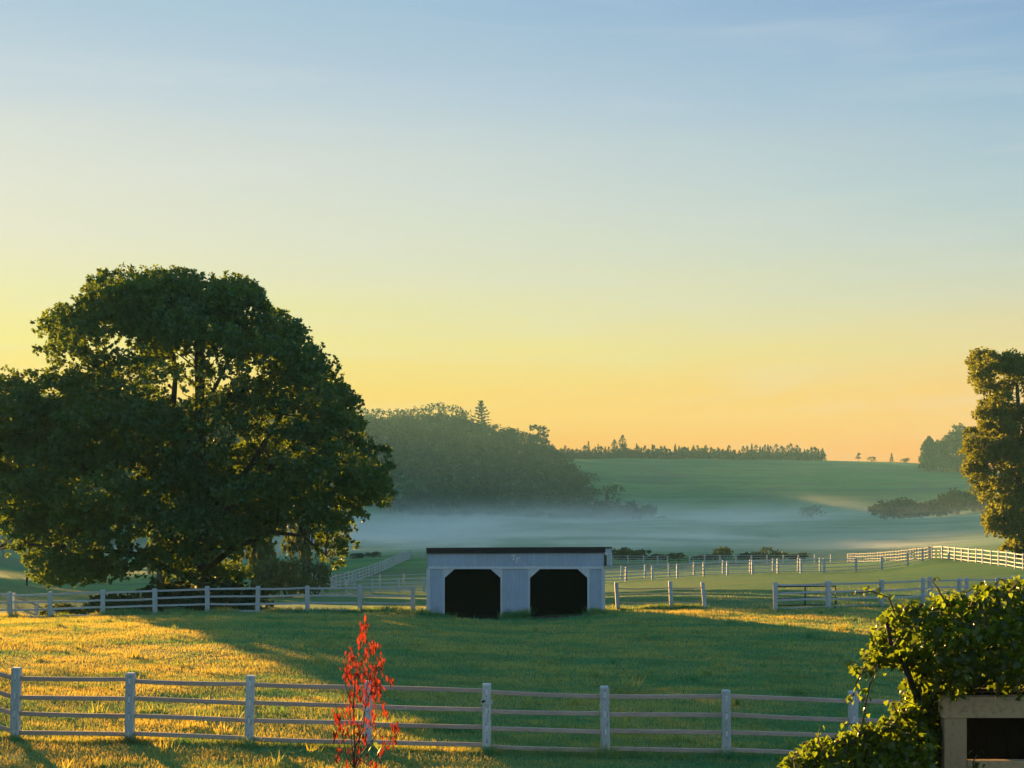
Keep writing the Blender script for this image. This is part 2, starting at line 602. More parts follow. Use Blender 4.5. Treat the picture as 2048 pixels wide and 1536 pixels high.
# ------------------------------------------------------------------ fences
def post_mesh(wd, h, top=0.03, sink=0.12):
    m = MB()
    a = wd / 2
    m.box(-a, a, -a, a, -sink, h - top, wd * 0.08)
    b = len(m.v)
    k = a - wd * 0.08
    m.v += [(-a, -a, h - top + .001), (a, -a, h - top + .001), (a, a, h - top + .001), (-a, a, h - top + .001), (-k, -k, h), (k, -k, h), (k, k, h), (-k, k, h)]
    m.f += [(b, b + 1, b + 5, b + 4), (b + 1, b + 2, b + 6, b + 5), (b + 2, b + 3, b + 7, b + 6), (b + 3, b, b + 4, b + 7), (b + 4, b + 5, b + 6, b + 7)]
    return m.mesh('post')


RAILM = {}


def rail_mesh(hgt, th, mat, sag=0.0):
    key = (hgt, th, mat.name, round(sag, 3))
    if key in RAILM:
        return RAILM[key]
    m = MB()
    n = 7 if sag else 2
    for i in range(n):
        t = i / (n - 1)
        z = -sag * 4 * t * (1 - t)
        m.v += [(t, -th / 2, z - hgt / 2 + .006), (t, -th / 2 + .006, z - hgt / 2), (t, th / 2, z - hgt / 2), (t, th / 2, z + hgt / 2), (t, -th / 2 + .006, z + hgt / 2), (t, -th / 2, z + hgt / 2 - .006)]
    for i in range(n - 1):
        for k in range(6):
            k2 = (k + 1) % 6
            m.f.append((i * 6 + k, (i + 1) * 6 + k, (i + 1) * 6 + k2, i * 6 + k2))
    m.f.append(tuple(range(6)))
    m.f.append(tuple((n - 1) * 6 + k for k in range(5, -1, -1)))
    me = m.mesh('rail')
    me.materials.append(mat)
    RAILM[key] = me
    return me


POSTM = {}
FENCE_LINES = []


def fence(name, label, pts, zs=None, wd=0.15, h=1.40, rail_z=(1.27, 0.89, 0.53, 0.17), rh=0.09, th=0.045, pm='farwhite', rm='farwhite',
          skip_rails=(), lean=None, near=False, sagv=0.0, group=None):
    key = (wd, h, pm)
    if key not in POSTM:
        POSTM[key] = post_mesh(wd, h)
        POSTM[key].materials.append(M[pm])
    base = [(x, y, H(x, y) if zs is None else zs[i]) for i, (x, y) in enumerate(pts)]
    FENCE_LINES.append(base)
    root = thing(name, label, 'fence', base[0], 0, group)
    bx, by, bz = base[0]
    rnd = random.Random(len(pts) * 13 + int(bx * 10))
    for i, (x, y, z) in enumerate(base):
        if i + 1 < len(base):
            d = (base[i + 1][0] - x, base[i + 1][1] - y)
        else:
            d = (x - base[i - 1][0], y - base[i - 1][1])
        rz = math.atan2(d[1], d[0])
        le = (lean or {}).get(i, 0.0)
        p = obj('post', POSTM[key], None, root, (x - bx, y - by, z - bz), (rnd.uniform(-.02, .02), le + rnd.uniform(-.022, .022), rz + rnd.uniform(-.06, .06)), (1, 1, 1 + rnd.uniform(-.03, .035)))
        if near:
            for rzh in rail_z:
                t_ = MB().box(-.016, .016, -wd / 2 - .006, -wd / 2 + .004, rzh - .055, rzh + .055).build('rail_tenon', M['tenon'], p)
                for dz in (-.085, .085):
                    if rnd.random() < .7:
                        MB().box(-.008, .008, -wd / 2 - .007, -wd / 2 + .002, rzh + dz - .008, rzh + dz + .008).build('nail', M['metal'], p)
        if i + 1 < len(base) and i not in skip_rails:
            x2, y2, z2 = base[i + 1]
            L = math.hypot(x2 - x, y2 - y)
            for k, rzh in enumerate(rail_z):
                zz = z + rzh + rnd.uniform(-.02, .02)
                z3 = z2 + rzh + rnd.uniform(-.02, .02)
                sg = 0.0
                if sagv:
                    sg = rnd.choice((0.0, 0.006, 0.012, 0.02, -.006)) * sagv
                me = rail_mesh(rh, th, M[rm], sg)
                off = rnd.uniform(-.004, .004)
                pitch = math.atan2(z3 - zz, L)
                obj('rail', me, None, root, (x - bx - math.sin(rz) * off, y - by + math.cos(rz) * off, zz - bz), (0, -pitch, rz), (math.hypot(L, z3 - zz) * 1.004, 1, 1))
    return root


def gp(px, Y):
    return ((px - 1024.0) * Y / F, Y)


# near paddock fence
npx = [-208, 30, 259, 498, 735, 973, 1211, 1453, 1707, 1945, 2180]
nf = fence('paddock_fence', 'weathered four-rail board fence running across the foreground grass', [gp(p, 30.5) for p in npx],
           wd=0.175, h=1.43, rail_z=(1.265, 0.885, 0.525, 0.16), rh=0.086, th=0.05, pm='post', rm='rail', near=True, sagv=1.0)
bx_, by_ = gp(973, 30.5)
bp = [c for c in nf.children if c.name.startswith('post')][5]
MB().box(-.115, .115, -.112, .09, 1.02, 1.09, .01).build('bracket', M['post'], bp)
MB().tube([(-.10, -.13, 1.075), (-.03, -.13, 1.09)], [.03, .02], 8).build('insulator', M['metal'], bp)

# fence along the far side of the paddock, left of the shed
fl = [gp(p, 69.4) for p in (-86, 20, 101, 206, 310, 415, 515, 615, 720, 826)]
fence('paddock_fence', 'white four-rail fence under the big tree, ending at the shed', fl, wd=0.19, h=1.29, rail_z=(1.17, .82, .48, .12), pm='farwhite', rm='farwhite', sagv=1.0)
# side fence dropping away downhill at the left edge
sx, sy = gp(22, 69.6)
fence('paddock_fence', 'short white fence running downhill away from the leftmost post', [(sx + .05, sy + .25), (sx + .45, sy + 2.3), (sx + .62, sy + 4.6)], zs=[-.66, -1.27, -1.9],
      wd=0.15, h=1.25, rail_z=(1.12, .62, .16), rm='rail')
# right of the shed: leaning posts with sagging rails
fence('paddock_fence', 'short run of three leaning white posts right of the shed', [gp(1236, 69.4), gp(1343, 69.4), gp(1410, 69.4)], wd=0.17, h=1.28,
      rail_z=(1.0, .72, .35), rh=.05, th=.03, pm='farwhite', rm='rail', lean={0: -.05, 1: -.03, 2: -.09}, sagv=3.0)
fr = [gp(p, Y) for p, Y in ((1551, 69.4), (1657, 69.6), (1763, 71), (1846, 74.5), (1860, 76.0), (1918, 78.5), (1933, 80.0), (1995, 82.5), (2028, 85), (2090, 88))]
fence('paddock_fence', 'white fence right of the open gateway, running behind the vine', fr, wd=0.19, h=1.32, rail_z=(1.17, .80, .47, .10), pm='farwhite', rm='farwhite', sagv=1.5)

# second paddock
bl = [gp(p, 143 + (p - 640) * .004) for p in (588, 640, 693, 745, 797, 848, 900, 952, 1004, 1056, 1108, 1160, 1201, 1252, 1305, 1355, 1408, 1455, 1505, 1556, 1602, 1648)]
fence('paddock_fence', 'pale fence crossing the second paddock behind the shed', bl, wd=0.2, h=1.38, rh=.075, sagv=1.0)
bl2 = [gp(p, 156 + (p - 640) * .004) for p in (660, 709, 760, 808, 858, 908, 958, 1008, 1058, 1108, 1158, 1196, 1243, 1290, 1338, 1388, 1446, 1500, 1546, 1596, 1640)]
fence('paddock_fence', 'paler inner lane fence just behind the fence crossing the second paddock', bl2, wd=0.18, h=1.38, rh=.07)
br = [gp(p, Y) for p, Y in ((1648, 147), (1712, 150), (1763, 152.5), (1815, 155), (1845, 156.5), (1860, 158))]
fence('paddock_fence', 'pale fence climbing the knoll towards the sunlit corner', br, wd=0.2, h=1.38, rh=.08, sagv=1.0)
rr = [gp(1860, 158), gp(1866, 156)]
rfx = [(1885, 155.5), (1898, 153.5), (1910, 151.5), (1924, 149.5), (1938, 147), (1953, 144.5), (1966, 142), (1983, 139), (1998, 136), (2014, 133), (2031, 129.5), (2047, 126), (2066, 122.5), (2088, 119)]
fence('paddock_fence', 'sunlit white fence along the crest below the tall right-hand tree', [gp(1864, 158.5)] + [gp(p, Y) for p, Y in rfx], wd=0.18, h=1.38, rh=.08)
zx = [gp(1695, 238)]
ez = []
for t in np.linspace(0, 1, 34):
    Y = 236 - 76 * t
    px = 1697 + 160 * (t ** 1.25)
    ez.append(gp(px, Y))
fence('paddock_fence', 'lane fence seen end-on, zigzagging up the knoll to the sunlit corner', ez, wd=0.13, h=1.38, rh=.05, pm='grey', rm='grey')
fc = [gp(p, 238) for p in (1219, 1256, 1287, 1315, 1335)]
fence('paddock_fence', 'far fence stub between the hidden second shed and the small field gate', fc, wd=0.2, h=1.35, rh=.07)
fc2 = [gp(p, 238) for p in (1379, 1409, 1440, 1472, 1503, 1534, 1567, 1597, 1630, 1662, 1696)]
fence('paddock_fence', 'far fence right of the small field gate, below the brambles', fc2, wd=0.2, h=1.35, rh=.07)
fc3 = [gp(p, 238) for p in (820, 845, 875, 905, 935, 965, 995, 1025, 1055, 1085, 1112)]
fence('paddock_fence', 'far fence stub behind the left end of the shed roof', fc3, wd=0.2, h=1.35, rh=.07)
dl = []
for t in np.linspace(0, 1, 36):
    Y = 144 + 94 * t
    dl.append((-19.9 + 3.5 * t + .7 * math.sin(t * 3.1), Y))
fence('paddock_fence', 'long white fence receding up to the left of the shed, seen almost end-on', dl, wd=0.18, h=1.4, rh=.085)

# ------------------------------------------------------------------ gates
def tube_gate(label, x0, y0, x1, y1, zb, h=1.0, rad=.022):
    rt = thing('field_gate', label, 'gate', (x0, y0, zb), math.atan2(y1 - y0, x1 - x0))
    L = math.hypot(x1 - x0, y1 - y0)
    for z in (0.12, .12 + (h - .12) * .36, .12 + (h - .12) * .7, h):
        MB().tube([(0, 0, z), (L, 0, z)], [rad] * 2, 8).build('bar', M['metal'], rt, True)
    for x in (0, L * .5, L):
        MB().tube([(x, -.03, .08), (x, -.03, h + .02)], [rad * 1.1] * 2, 8).build('upright', M['metal'], rt, True)
    return rt


gx0, gy0 = gp(1548, 70.3)
gx1, gy1 = gp(1671, 70.9)
tube_gate('dark metal tube gate swung open behind the white rails', gx0, gy0, gx1, gy1, H(gx0, gy0) + .05, 1.0, .03)
gx0, gy0 = gp(1339, 238)
gx1, gy1 = gp(1376, 238)
tube_gate('tiny closed dark gate in the far paddock fence', gx0, gy0, gx1, gy1, H(gx0, gy0), 1.25, .04)

# ------------------------------------------------------------------ run-in shed
def make_shed(label, loc):
    rt = thing('run_in_shed', label, 'shed', loc)
    k = 1 / 44.8

    def X(px):
        return (px - 1031.5) * k

    def Z(py):
        return (1238 - py) * k
    zt = Z(1103)
    D = 3.7
    lo = -.15
    rs = random.Random(4)

    def siding(xa, xb, y0, z0, z1):
        n = max(1, round((xb - xa) / .2))
        w_ = (xb - xa) / n
        for q in range(n):
            o_ = rs.uniform(-.002, .002)
            MB().box(xa + q * w_ + .0012, xa + (q + 1) * w_ - .0012, y0 + o_, y0 + .03 + o_, z0 + rs.uniform(0, .012), z1).build('siding_board', M['shed'], rt)
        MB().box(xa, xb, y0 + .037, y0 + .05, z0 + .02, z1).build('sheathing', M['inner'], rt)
    siding(X(856), X(1207), 0.0, Z(1134), zt)
    MB().box(X(857), X(1206), -.028, -.001, Z(1138.2), Z(1133)).build('trim_board', M['trim'], rt)
    for a, b in ((860, 886), (1004.5, 1056.5), (1178.5, 1203)):
        siding(X(a), X(b), .012, lo, Z(1134) - .002)
    for a, b in ((853, 860), (1203, 1210)):
        MB().box(X(a), X(b), -.02, .14, lo, Z(1134) - .09, .008).build('corner_post', M['trim'], rt)
    for a, b in ((885.5, 889.2), (1001, 1004.8), (1056.2, 1060), (1175, 1178.8)):
        MB().box(X(a), X(b), -.016, .12, lo, Z(1138.2) - .002).build('door_jamb', M['trim'], rt)
    zc = Z(1138.2) - .004
    for x0, sgn in ((889.2, 1), (1001, -1), (1060, 1), (1175, -1)):
        s = 20 * k
        pts = [(X(x0), zc), (X(x0), zc - s * .88), (X(x0) + sgn * s, zc)]
        if sgn < 0:
            pts = pts[::-1]
        MB().poly(pts, -.004, .03).build('corner_brace', M['trim'], rt)
    # side and back walls, floor edge
    x0, x1 = X(854.5), X(1208.5)
    zb = zt - .55
    for xa, xb in ((x0, x0 + .05), (x1 - .05, x1)):
        m = MB()
        b = 0
        m.v = [(xa, .14, lo), (xb, .14, lo), (xb, D, lo), (xa, D, lo), (xa, .14, zt - .02), (xb, .14, zt - .02), (xb, D, zb), (xa, D, zb)]
        m.f = [(0, 3, 2, 1), (4, 5, 6, 7), (0, 1, 5, 4), (1, 2, 6, 5), (2, 3, 7, 6), (3, 0, 4, 7)]
        m.build('side_wall', M['shed'], rt)
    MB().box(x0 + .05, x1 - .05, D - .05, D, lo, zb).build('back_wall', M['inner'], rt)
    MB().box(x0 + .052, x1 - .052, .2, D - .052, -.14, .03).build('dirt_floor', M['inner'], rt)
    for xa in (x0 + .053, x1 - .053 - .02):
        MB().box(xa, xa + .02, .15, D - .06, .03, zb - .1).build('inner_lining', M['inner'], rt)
    # roof slab sloping to the rear
    e = .04
    zf = Z(1095.5)
    m = MB()
    xl, xr = X(852.5), X(1211)
    m.v = [(xl, -.10, zf - .09), (xr, -.10, zf - .09 + .04), (xr + .12, D + .25, zb + .02), (xl - .05, D + .25, zb + .02),
           (xl, -.10, zf), (xr, -.10, zf + .04), (xr + .12, D + .25, zb + .12), (xl - .05, D + .25, zb + .12)]
    m.f = [(0, 3, 2, 1), (4, 5, 6, 7), (0, 1, 5, 4), (1, 2, 6, 5), (2, 3, 7, 6), (3, 0, 4, 7)]
    m.build('roof', M['dark'], rt)
    m = MB()
    m.poly([(xl + .01, zf - .26), (xr - .01, zf - .22), (xr - .01, zf - .055 + .04), (xl + .01, zf - .055)], -.085, -.002)
    m.build('fascia_board', M['dark'], rt)
    # letters T and F with slab serifs
    def T(x, z, s):
        return MB().box(x - .38 * s, x + .38 * s, -.018, -.002, z + .84 * s, z + s).box(x - .08 * s, x + .08 * s, -.018, -.002, z + .12 * s, z + .84 * s) \
            .box(x - .2 * s, x + .2 * s, -.018, -.002, z, z + .12 * s).box(x - .38 * s, x - .28 * s, -.018, -.002, z + .66 * s, z + .84 * s) \
            .box(x + .28 * s, x + .38 * s, -.018, -.002, z + .66 * s, z + .84 * s)

    def Fl(x, z, s):
        return MB().box(x - .22 * s, x - .06 * s, -.018, -.002, z + .12 * s, z + .86 * s).box(x - .34 * s, x + .38 * s, -.018, -.002, z + .86 * s, z + s) \
            .box(x - .34 * s, x + .08 * s, -.018, -.002, z, z + .12 * s).box(x - .06 * s, x + .16 * s, -.018, -.002, z + .46 * s, z + .58 * s) \
            .box(x + .28 * s, x + .38 * s, -.018, -.002, z + .68 * s, z + .86 * s)
    T(X(1027.3), Z(1120.2), .235).build('letter', M['tenon'], rt)
    Fl(X(1035.2), Z(1125.2), .235).build('letter', M['tenon'], rt)
    return rt


sxx = (1031.5 - 1024) * 66.4 / F
shed1 = make_shed('blue-grey open-fronted shed with two dark bays and white letters', (sxx, 66.4, H(sxx, 66.4)))
s2x = (1176 - 1024) * 225 / F


def copy_tree(o, parent=None):
    c = o.copy()
    COL.objects.link(c)
    c.parent = parent
    for ch in list(o.children):
        copy_tree(ch, c)
    return c


shed2 = copy_tree(shed1)
shed2.location = (s2x - .35, 225, H(s2x, 225) - .40)
shed2['label'] = 'distant white shed almost hidden behind the right end of the nearer shed'
for ch in [c for c in shed2.children if c.name.startswith('letter')]:
    bpy.data.objects.remove(ch)

# ------------------------------------------------------------------ foliage tools
def leaf_cloud(P, Dr, L, Wd, tint, rng, fold=0.25):
    """P centres (n,3), Dr leaf axis (n,3), L, Wd (n,) -> verts, faces, tint per vertex"""
    n = len(P)
    Dr = Dr / np.linalg.norm(Dr, axis=1, keepdims=True)
    up = rng.normal(size=(n, 3))
    S = np.cross(Dr, up)
    S /= np.linalg.norm(S, axis=1, keepdims=True) + 1e-9
    N = np.cross(S, Dr)
    L = L[:, None]
    Wd = Wd[:, None]
    b = P - Dr * L * .5
    t = P + Dr * L * .5
    mid = P - Dr * L * .08
    l = mid + S * Wd * .5 + N * Wd * fold
    r = mid - S * Wd * .5 + N * Wd * fold
    V = np.stack([b, r, t, l], 1).reshape(-1, 3)
    Fc = np.arange(n * 4, dtype=np.int32).reshape(n, 4)
    return V, Fc, np.repeat(tint, 4)


def in_poly(px, py, poly):
    poly = np.asarray(poly, float)
    x, y = np.asarray(px, float), np.asarray(py, float)
    ins = np.zeros(x.shape, bool)
    j = len(poly) - 1
    for i in range(len(poly)):
        xi, yi = poly[i]
        xj, yj = poly[j]
        c = ((yi > y) != (yj > y)) & (x < (xj - xi) * (y - yi) / (yj - yi + 1e-12) + xi)
        ins ^= c
        j = i
    return ins


def edge_dist(px, py, poly):
    poly = np.asarray(poly, float)
    p = np.stack([px, py], -1)[:, None]
    a = poly[None]
    b = np.roll(poly, -1, 0)[None]
    t = np.clip(((p - a) * (b - a)).sum(-1) / (((b - a) ** 2).sum(-1) + 1e-9), 0, 1)
    return np.sqrt(((p - a - t[..., None] * (b - a)) ** 2).sum(-1)).min(1)


def spray_clump(centres, radii, n_spray, leaf, rng, per=8, droop=.5, squash=.8):
    """leaf sprays spread over the shells of ellipsoid clumps"""
    P, Dv, tn = [], [], []
    for c, r in zip(centres, radii):
        n = max(4, int(n_spray * (r / radii.mean()) ** 2))
        d = rng.normal(size=(n, 3))
        d /= np.linalg.norm(d, axis=1, keepdims=True)
        d[:, 2] = np.where(d[:, 2] < -.35, -d[:, 2] * .6, d[:, 2])
        rad = r * (0.45 + .6 * rng.random(n) ** .6)
        q = c + d * rad[:, None] * np.array([1, 1, squash])
        tv = np.clip(rng.normal(.25, .22) + rng.normal(0, .12, n), 0, 1)
        P.append(np.repeat(q, per, 0))
        Dv.append(np.repeat(d, per, 0))
        tn.append(np.repeat(tv, per))
    P = np.concatenate(P)
    Dv = np.concatenate(Dv)
    tn = np.concatenate(tn)
    n = len(P)
    dirs = Dv * .7 + rng.normal(size=(n, 3)) * .8
    dirs[:, 2] -= droop
    dirs /= np.linalg.norm(dirs, axis=1, keepdims=True)
    P = P + dirs * leaf * (.5 + .6 * rng.random((n, 1)))
    return P, dirs, tn


def build_cloud(name, P, dirs, tn, leaf, rng, mat, parent, ratio=.8, fold=.2):
    n = len(P)
    L = leaf * rng.uniform(.7, 1.25, n)
    V, Fc, ta = leaf_cloud(P, dirs, L, L * ratio, np.clip(tn, 0, 1), rng, fold)
    return obj(name, npmesh(name, V, Fc, False, {'tint': ta}), mat, parent)


def branch_pts(a, b, rng, n=6, wig=.06, rise=.0):
    a, b = np.array(a, float), np.array(b, float)
    L = np.linalg.norm(b - a)
    pts = []
    for i in range(n):
        t = i / (n - 1)
        p = a + (b - a) * t
        if 0 < i < n - 1:
            p = p + rng.normal(size=3) * wig * L * .35
        p[2] += rise * math.sin(t * math.pi) * L
        pts.append(tuple(p))
    return pts


def outline_tree(name, label, poly, Yc, depth, trunk_px, base_py, mat, n_clump, r_px, n_spray, leaf, gaps, stems, rng, per=8, cat='tree', extra=()):
    """tree whose crown silhouette follows an outline; clumps are spread through the crown's depth"""
    s = F / Yc
    poly = np.array(poly, float)
    lo, hi = poly.min(0), poly.max(0)
    cx, cy = poly.mean(0)
    cen, rad = [], []
    tries = 0
    while len(cen) < n_clump and tries < 200000:
        tries += 1
        r = r_px * rng.uniform(.62, 1.3)
        p = rng.uniform(lo, hi)
        if not in_poly(p[:1], p[1:], poly)[0]:
            continue
        e = edge_dist(p[:1], p[1:], poly)[0]
        if e < r * .58:
            continue
        if e > r * 1.6 and rng.random() < .25:
            continue
        # depth: thick in the middle, thin at the rim
        frac = min(1, e / (.45 * min(hi - lo)))
        dd = depth * math.sqrt(max(.03, 1 - (1 - frac) ** 2))
        yo = rng.uniform(-dd, dd) if rng.random() < .5 else rng.choice((-1, 1)) * dd * rng.uniform(.75, 1)
        Y = Yc + yo
        c = np.array([(p[0] - 1024) * Y / F, Y, HC - (p[1] - PY0) * Y / F])
        if any(np.linalg.norm((c - q) / np.array([1, 1.3, 1])) < .40 * (r / s) for q in cen):
            continue
        cen.append(c)
        rad.append(r / s)
    for a_, b_, r_ in extra:
        Ye = Yc + rng.uniform(-1.5, 1.5) * depth / 8
        cen.append(np.array([(a_ - 1024) * Ye / F, Ye, HC - (b_ - PY0) * Ye / F]))
        rad.append(r_ / s)
    cen = np.array(cen)
    rad = np.array(rad)
    P, dirs, tn = spray_clump(cen, rad, n_spray, leaf, rng, per)
    # real gaps through the crown
    px = 1024 + P[:, 0] * F / P[:, 1]
    py = PY0 - (P[:, 2] - HC) * F / P[:, 1]
    keep = np.ones(len(P), bool)
    # jitter shared by a spray so that whole sprays vanish
    ju = np.repeat(rng.random(len(P) // per), per)
    for gx_, gy_, ga, gb, kp in gaps:
        q = ((px - gx_) / ga) ** 2 + ((py - gy_) / gb) ** 2
        keep &= ~((q < 1) & (ju > kp + .5 * np.clip(q, 0, 1) ** 3))
    P, dirs, tn = P[keep], dirs[keep], tn[keep]
    bxw = (trunk_px - 1024) * Yc / F
    bz = H(bxw, Yc)
    root = thing(name, label, cat, (bxw, Yc, bz))
    off = np.array([bxw, Yc, bz])
    build_cloud('crown', P - off, dirs, tn, leaf, rng, mat, root)
    # trunk with stems
    for i, (pts, r0, r1) in enumerate(stems):
        w3 = []
        for q in pts:
            a_, b_ = q[0], q[1]
            dy = q[2] if len(q) > 2 else 0
            w3.append(np.array([(a_ - 1024) * Yc / F, Yc + dy, HC - (b_ - PY0) * Yc / F]) - off)
        n = len(w3)
        rr_ = [r0 + (r1 - r0) * k / (n - 1) for k in range(n)]
        MB().tube(w3, rr_, 8).build('trunk' if i == 0 else 'limb', M['bark'], root, True)
    # boughs to the clumps
    st_end = [np.array([(q[0] - 1024) * Yc / F, Yc + (q[2] if len(q) > 2 else 0), HC - (q[1] - PY0) * Yc / F]) for (pts, a_, b_) in stems for q in pts[1:]]
    mb = MB()
    for c, r in zip(cen, rad):
        cand = [q for q in st_end if q[2] < c[2] + 1.0] or st_end
        q = min(cand, key=lambda t_: np.linalg.norm(t_ - c))
        L = np.linalg.norm(q - c)
        if L < .4 or L > 3.3:
            continue
        mb.tube(branch_pts(q - off, c - off, rng, 5, .12, .05), [min(.10, .02 + L * .014) * k for k in (1, .8, .6, .45, .25)], 5)
    mb.build('boughs', M['bark'], root, True)['kind'] = 'stuff'
    return root


# ------------------------------------------------------------------ the big maple
poly_maple = [(-80, 830), (-45, 775), (0, 752), (30, 742), (62, 760), (98, 748), (60, 702), (85, 690), (84, 640), (120, 600), (170, 575), (200, 545), (255, 528), (300, 545),
              (350, 530), (400, 545), (460, 548), (505, 563), (530, 598), (550, 615), (590, 640), (625, 668), (630, 712), (650, 722), (700, 768), (717, 800), (714, 850),
              (735, 868), (765, 876), (787, 925), (782, 985), (772, 1022), (740, 1032), (712, 1055), (705, 1090), (708, 1122), (682, 1152), (655, 1142), (640, 1096),
              (600, 1068), (560, 1080), (520, 1100), (505, 1150), (495, 1190), (380, 1200), (280, 1195), (200, 1172), (160, 1190), (100, 1185), (72, 1150), (45, 1108),
              (8, 1128), (15, 1068), (-25, 1050), (-70, 1010), (-90, 920)]
gaps_maple = [(200, 672, 48, 34, .45), (255, 748, 36, 22, .4), (330, 742, 44, 26, .3), (385, 715, 44, 44, .2), (372, 772, 60, 34, .12), (440, 750, 46, 38, .2),
              (300, 780, 60, 24, .42), (100, 786, 30, 14, .05), (395, 850, 60, 60, .5), (545, 760, 26, 16, .4), (288, 1085, 26, 14, .1),
              (600, 1085, 40, 12, .1), (420, 690, 34, 60, .45), (320, 860, 60, 50, .5)]
stems_maple = [([(392, 1245), (398, 1130, .2), (396, 1010, 0), (398, 900, .2), (400, 800, 0), (392, 700, .4), (380, 600, .3)], .62, .10),
               ([(388, 1150, .2), (372, 1030, -.6), (360, 930, -.9), (350, 830, -.6), (352, 740, 0), (330, 650, .5)], .34, .07),
               ([(365, 940, -.5), (385, 880, -.3), (402, 820, .6), (440, 740, 1.0), (470, 650, 1.4)], .2, .06),
               ([(396, 1090, 0), (470, 1010, -1.5), (560, 930, -2), (640, 870, -1.5), (680, 830, -1)], .30, .06),
               ([(396, 1120, 0), (300, 1020, -1.8), (200, 940, -2.6), (90, 880, -2.4), (10, 840, -1.5)], .32, .06),
               ([(396, 1060, .5), (330, 950, 3), (260, 840, 4), (190, 740, 4)], .28, .06),
               ([(396, 1060, .5), (480, 930, 3.4), (540, 820, 4.2), (570, 730, 4)], .28, .06),
               ([(400, 1150, 0), (480, 1095, -2.4), (560, 1062, -3), (620, 1068, -3), (665, 1105, -3)], .2, .04),
               ([(392, 1160, 0), (290, 1105, -2.2), (180, 1090, -3.2), (90, 1085, -3.4), (30, 1095, -3)], .2, .04),
               ([(398, 1000, 0), (420, 880, -3.5), (440, 760, -4.5), (430, 650, -4)], .26, .05)]
outline_tree('maple_tree', 'huge dark round-crowned maple with golden leaf edges, left of the shed', poly_maple, 83.0, 8.0, 395, 1235, M['maple'], 430, 50, 66, .20,
             gaps_maple, stems_maple, np.random.default_rng(5), per=11,
             extra=[(672, 1112, 24), (690, 1085, 26), (655, 1082, 22), (682, 1130, 18), (745, 965, 34), (756, 905, 28), (762, 935, 26), (765, 985, 24), (740, 1005, 24), (715, 1035, 22), (725, 890, 24),
                    (28, 1104, 20), (55, 1090, 24), (92, 1155, 24), (120, 1165, 24), (60, 1060, 28), (35, 1010, 26), (250, 552, 24), (350, 552, 24), (300, 565, 22), (215, 565, 22), (505, 590, 24), (180, 600, 22),
                    (110, 640, 24), (90, 700, 20), (110, 720, 18), (30, 765, 18), (60, 790, 22), (125, 620, 20), (695, 800, 24), (640, 745, 22), (600, 665, 22), (545, 630, 20), (700, 850, 24)])

# ------------------------------------------------------------------ tall right-hand tree
poly_right = [(1934, 745), (1942, 708), (1975, 696), (2010, 702), (2050, 698), (2095, 720), (2120, 850), (2125, 1000), (2120, 1112), (1945, 1108), (1978, 1080), (1966, 1050),
              (1976, 1012), (1952, 1002), (1945, 962), (1918, 952), (1914, 930), (1930, 890), (1924, 862), (1944, 842), (1942, 806), (1962, 798), (1950, 772)]
gaps_right = [(2036, 790, 14, 24, .1), (2010, 800, 20, 8, .3), (2044, 860, 8, 14, .2)]
stems_right = [([(2040, 1115), (2038, 1000), (2036, 900), (2036, 800), (2030, 730)], .5, .09),
               ([(2038, 960), (2010, 900), (1980, 850), (1970, 820)], .2, .05),
               ([(2038, 1040), (2000, 980), (1960, 940)], .2, .05),
               ([(2036, 900), (2060, 820), (2070, 740)], .2, .05)]
outline_tree('tall_tree', 'tall ivy-thick tree with gold-green leaves at the right edge', poly_right, 152.0, 3.6, 2040, 1112, M['gold'], 230, 22, 60, .27,
             gaps_right, stems_right, np.random.default_rng(8), per=7)

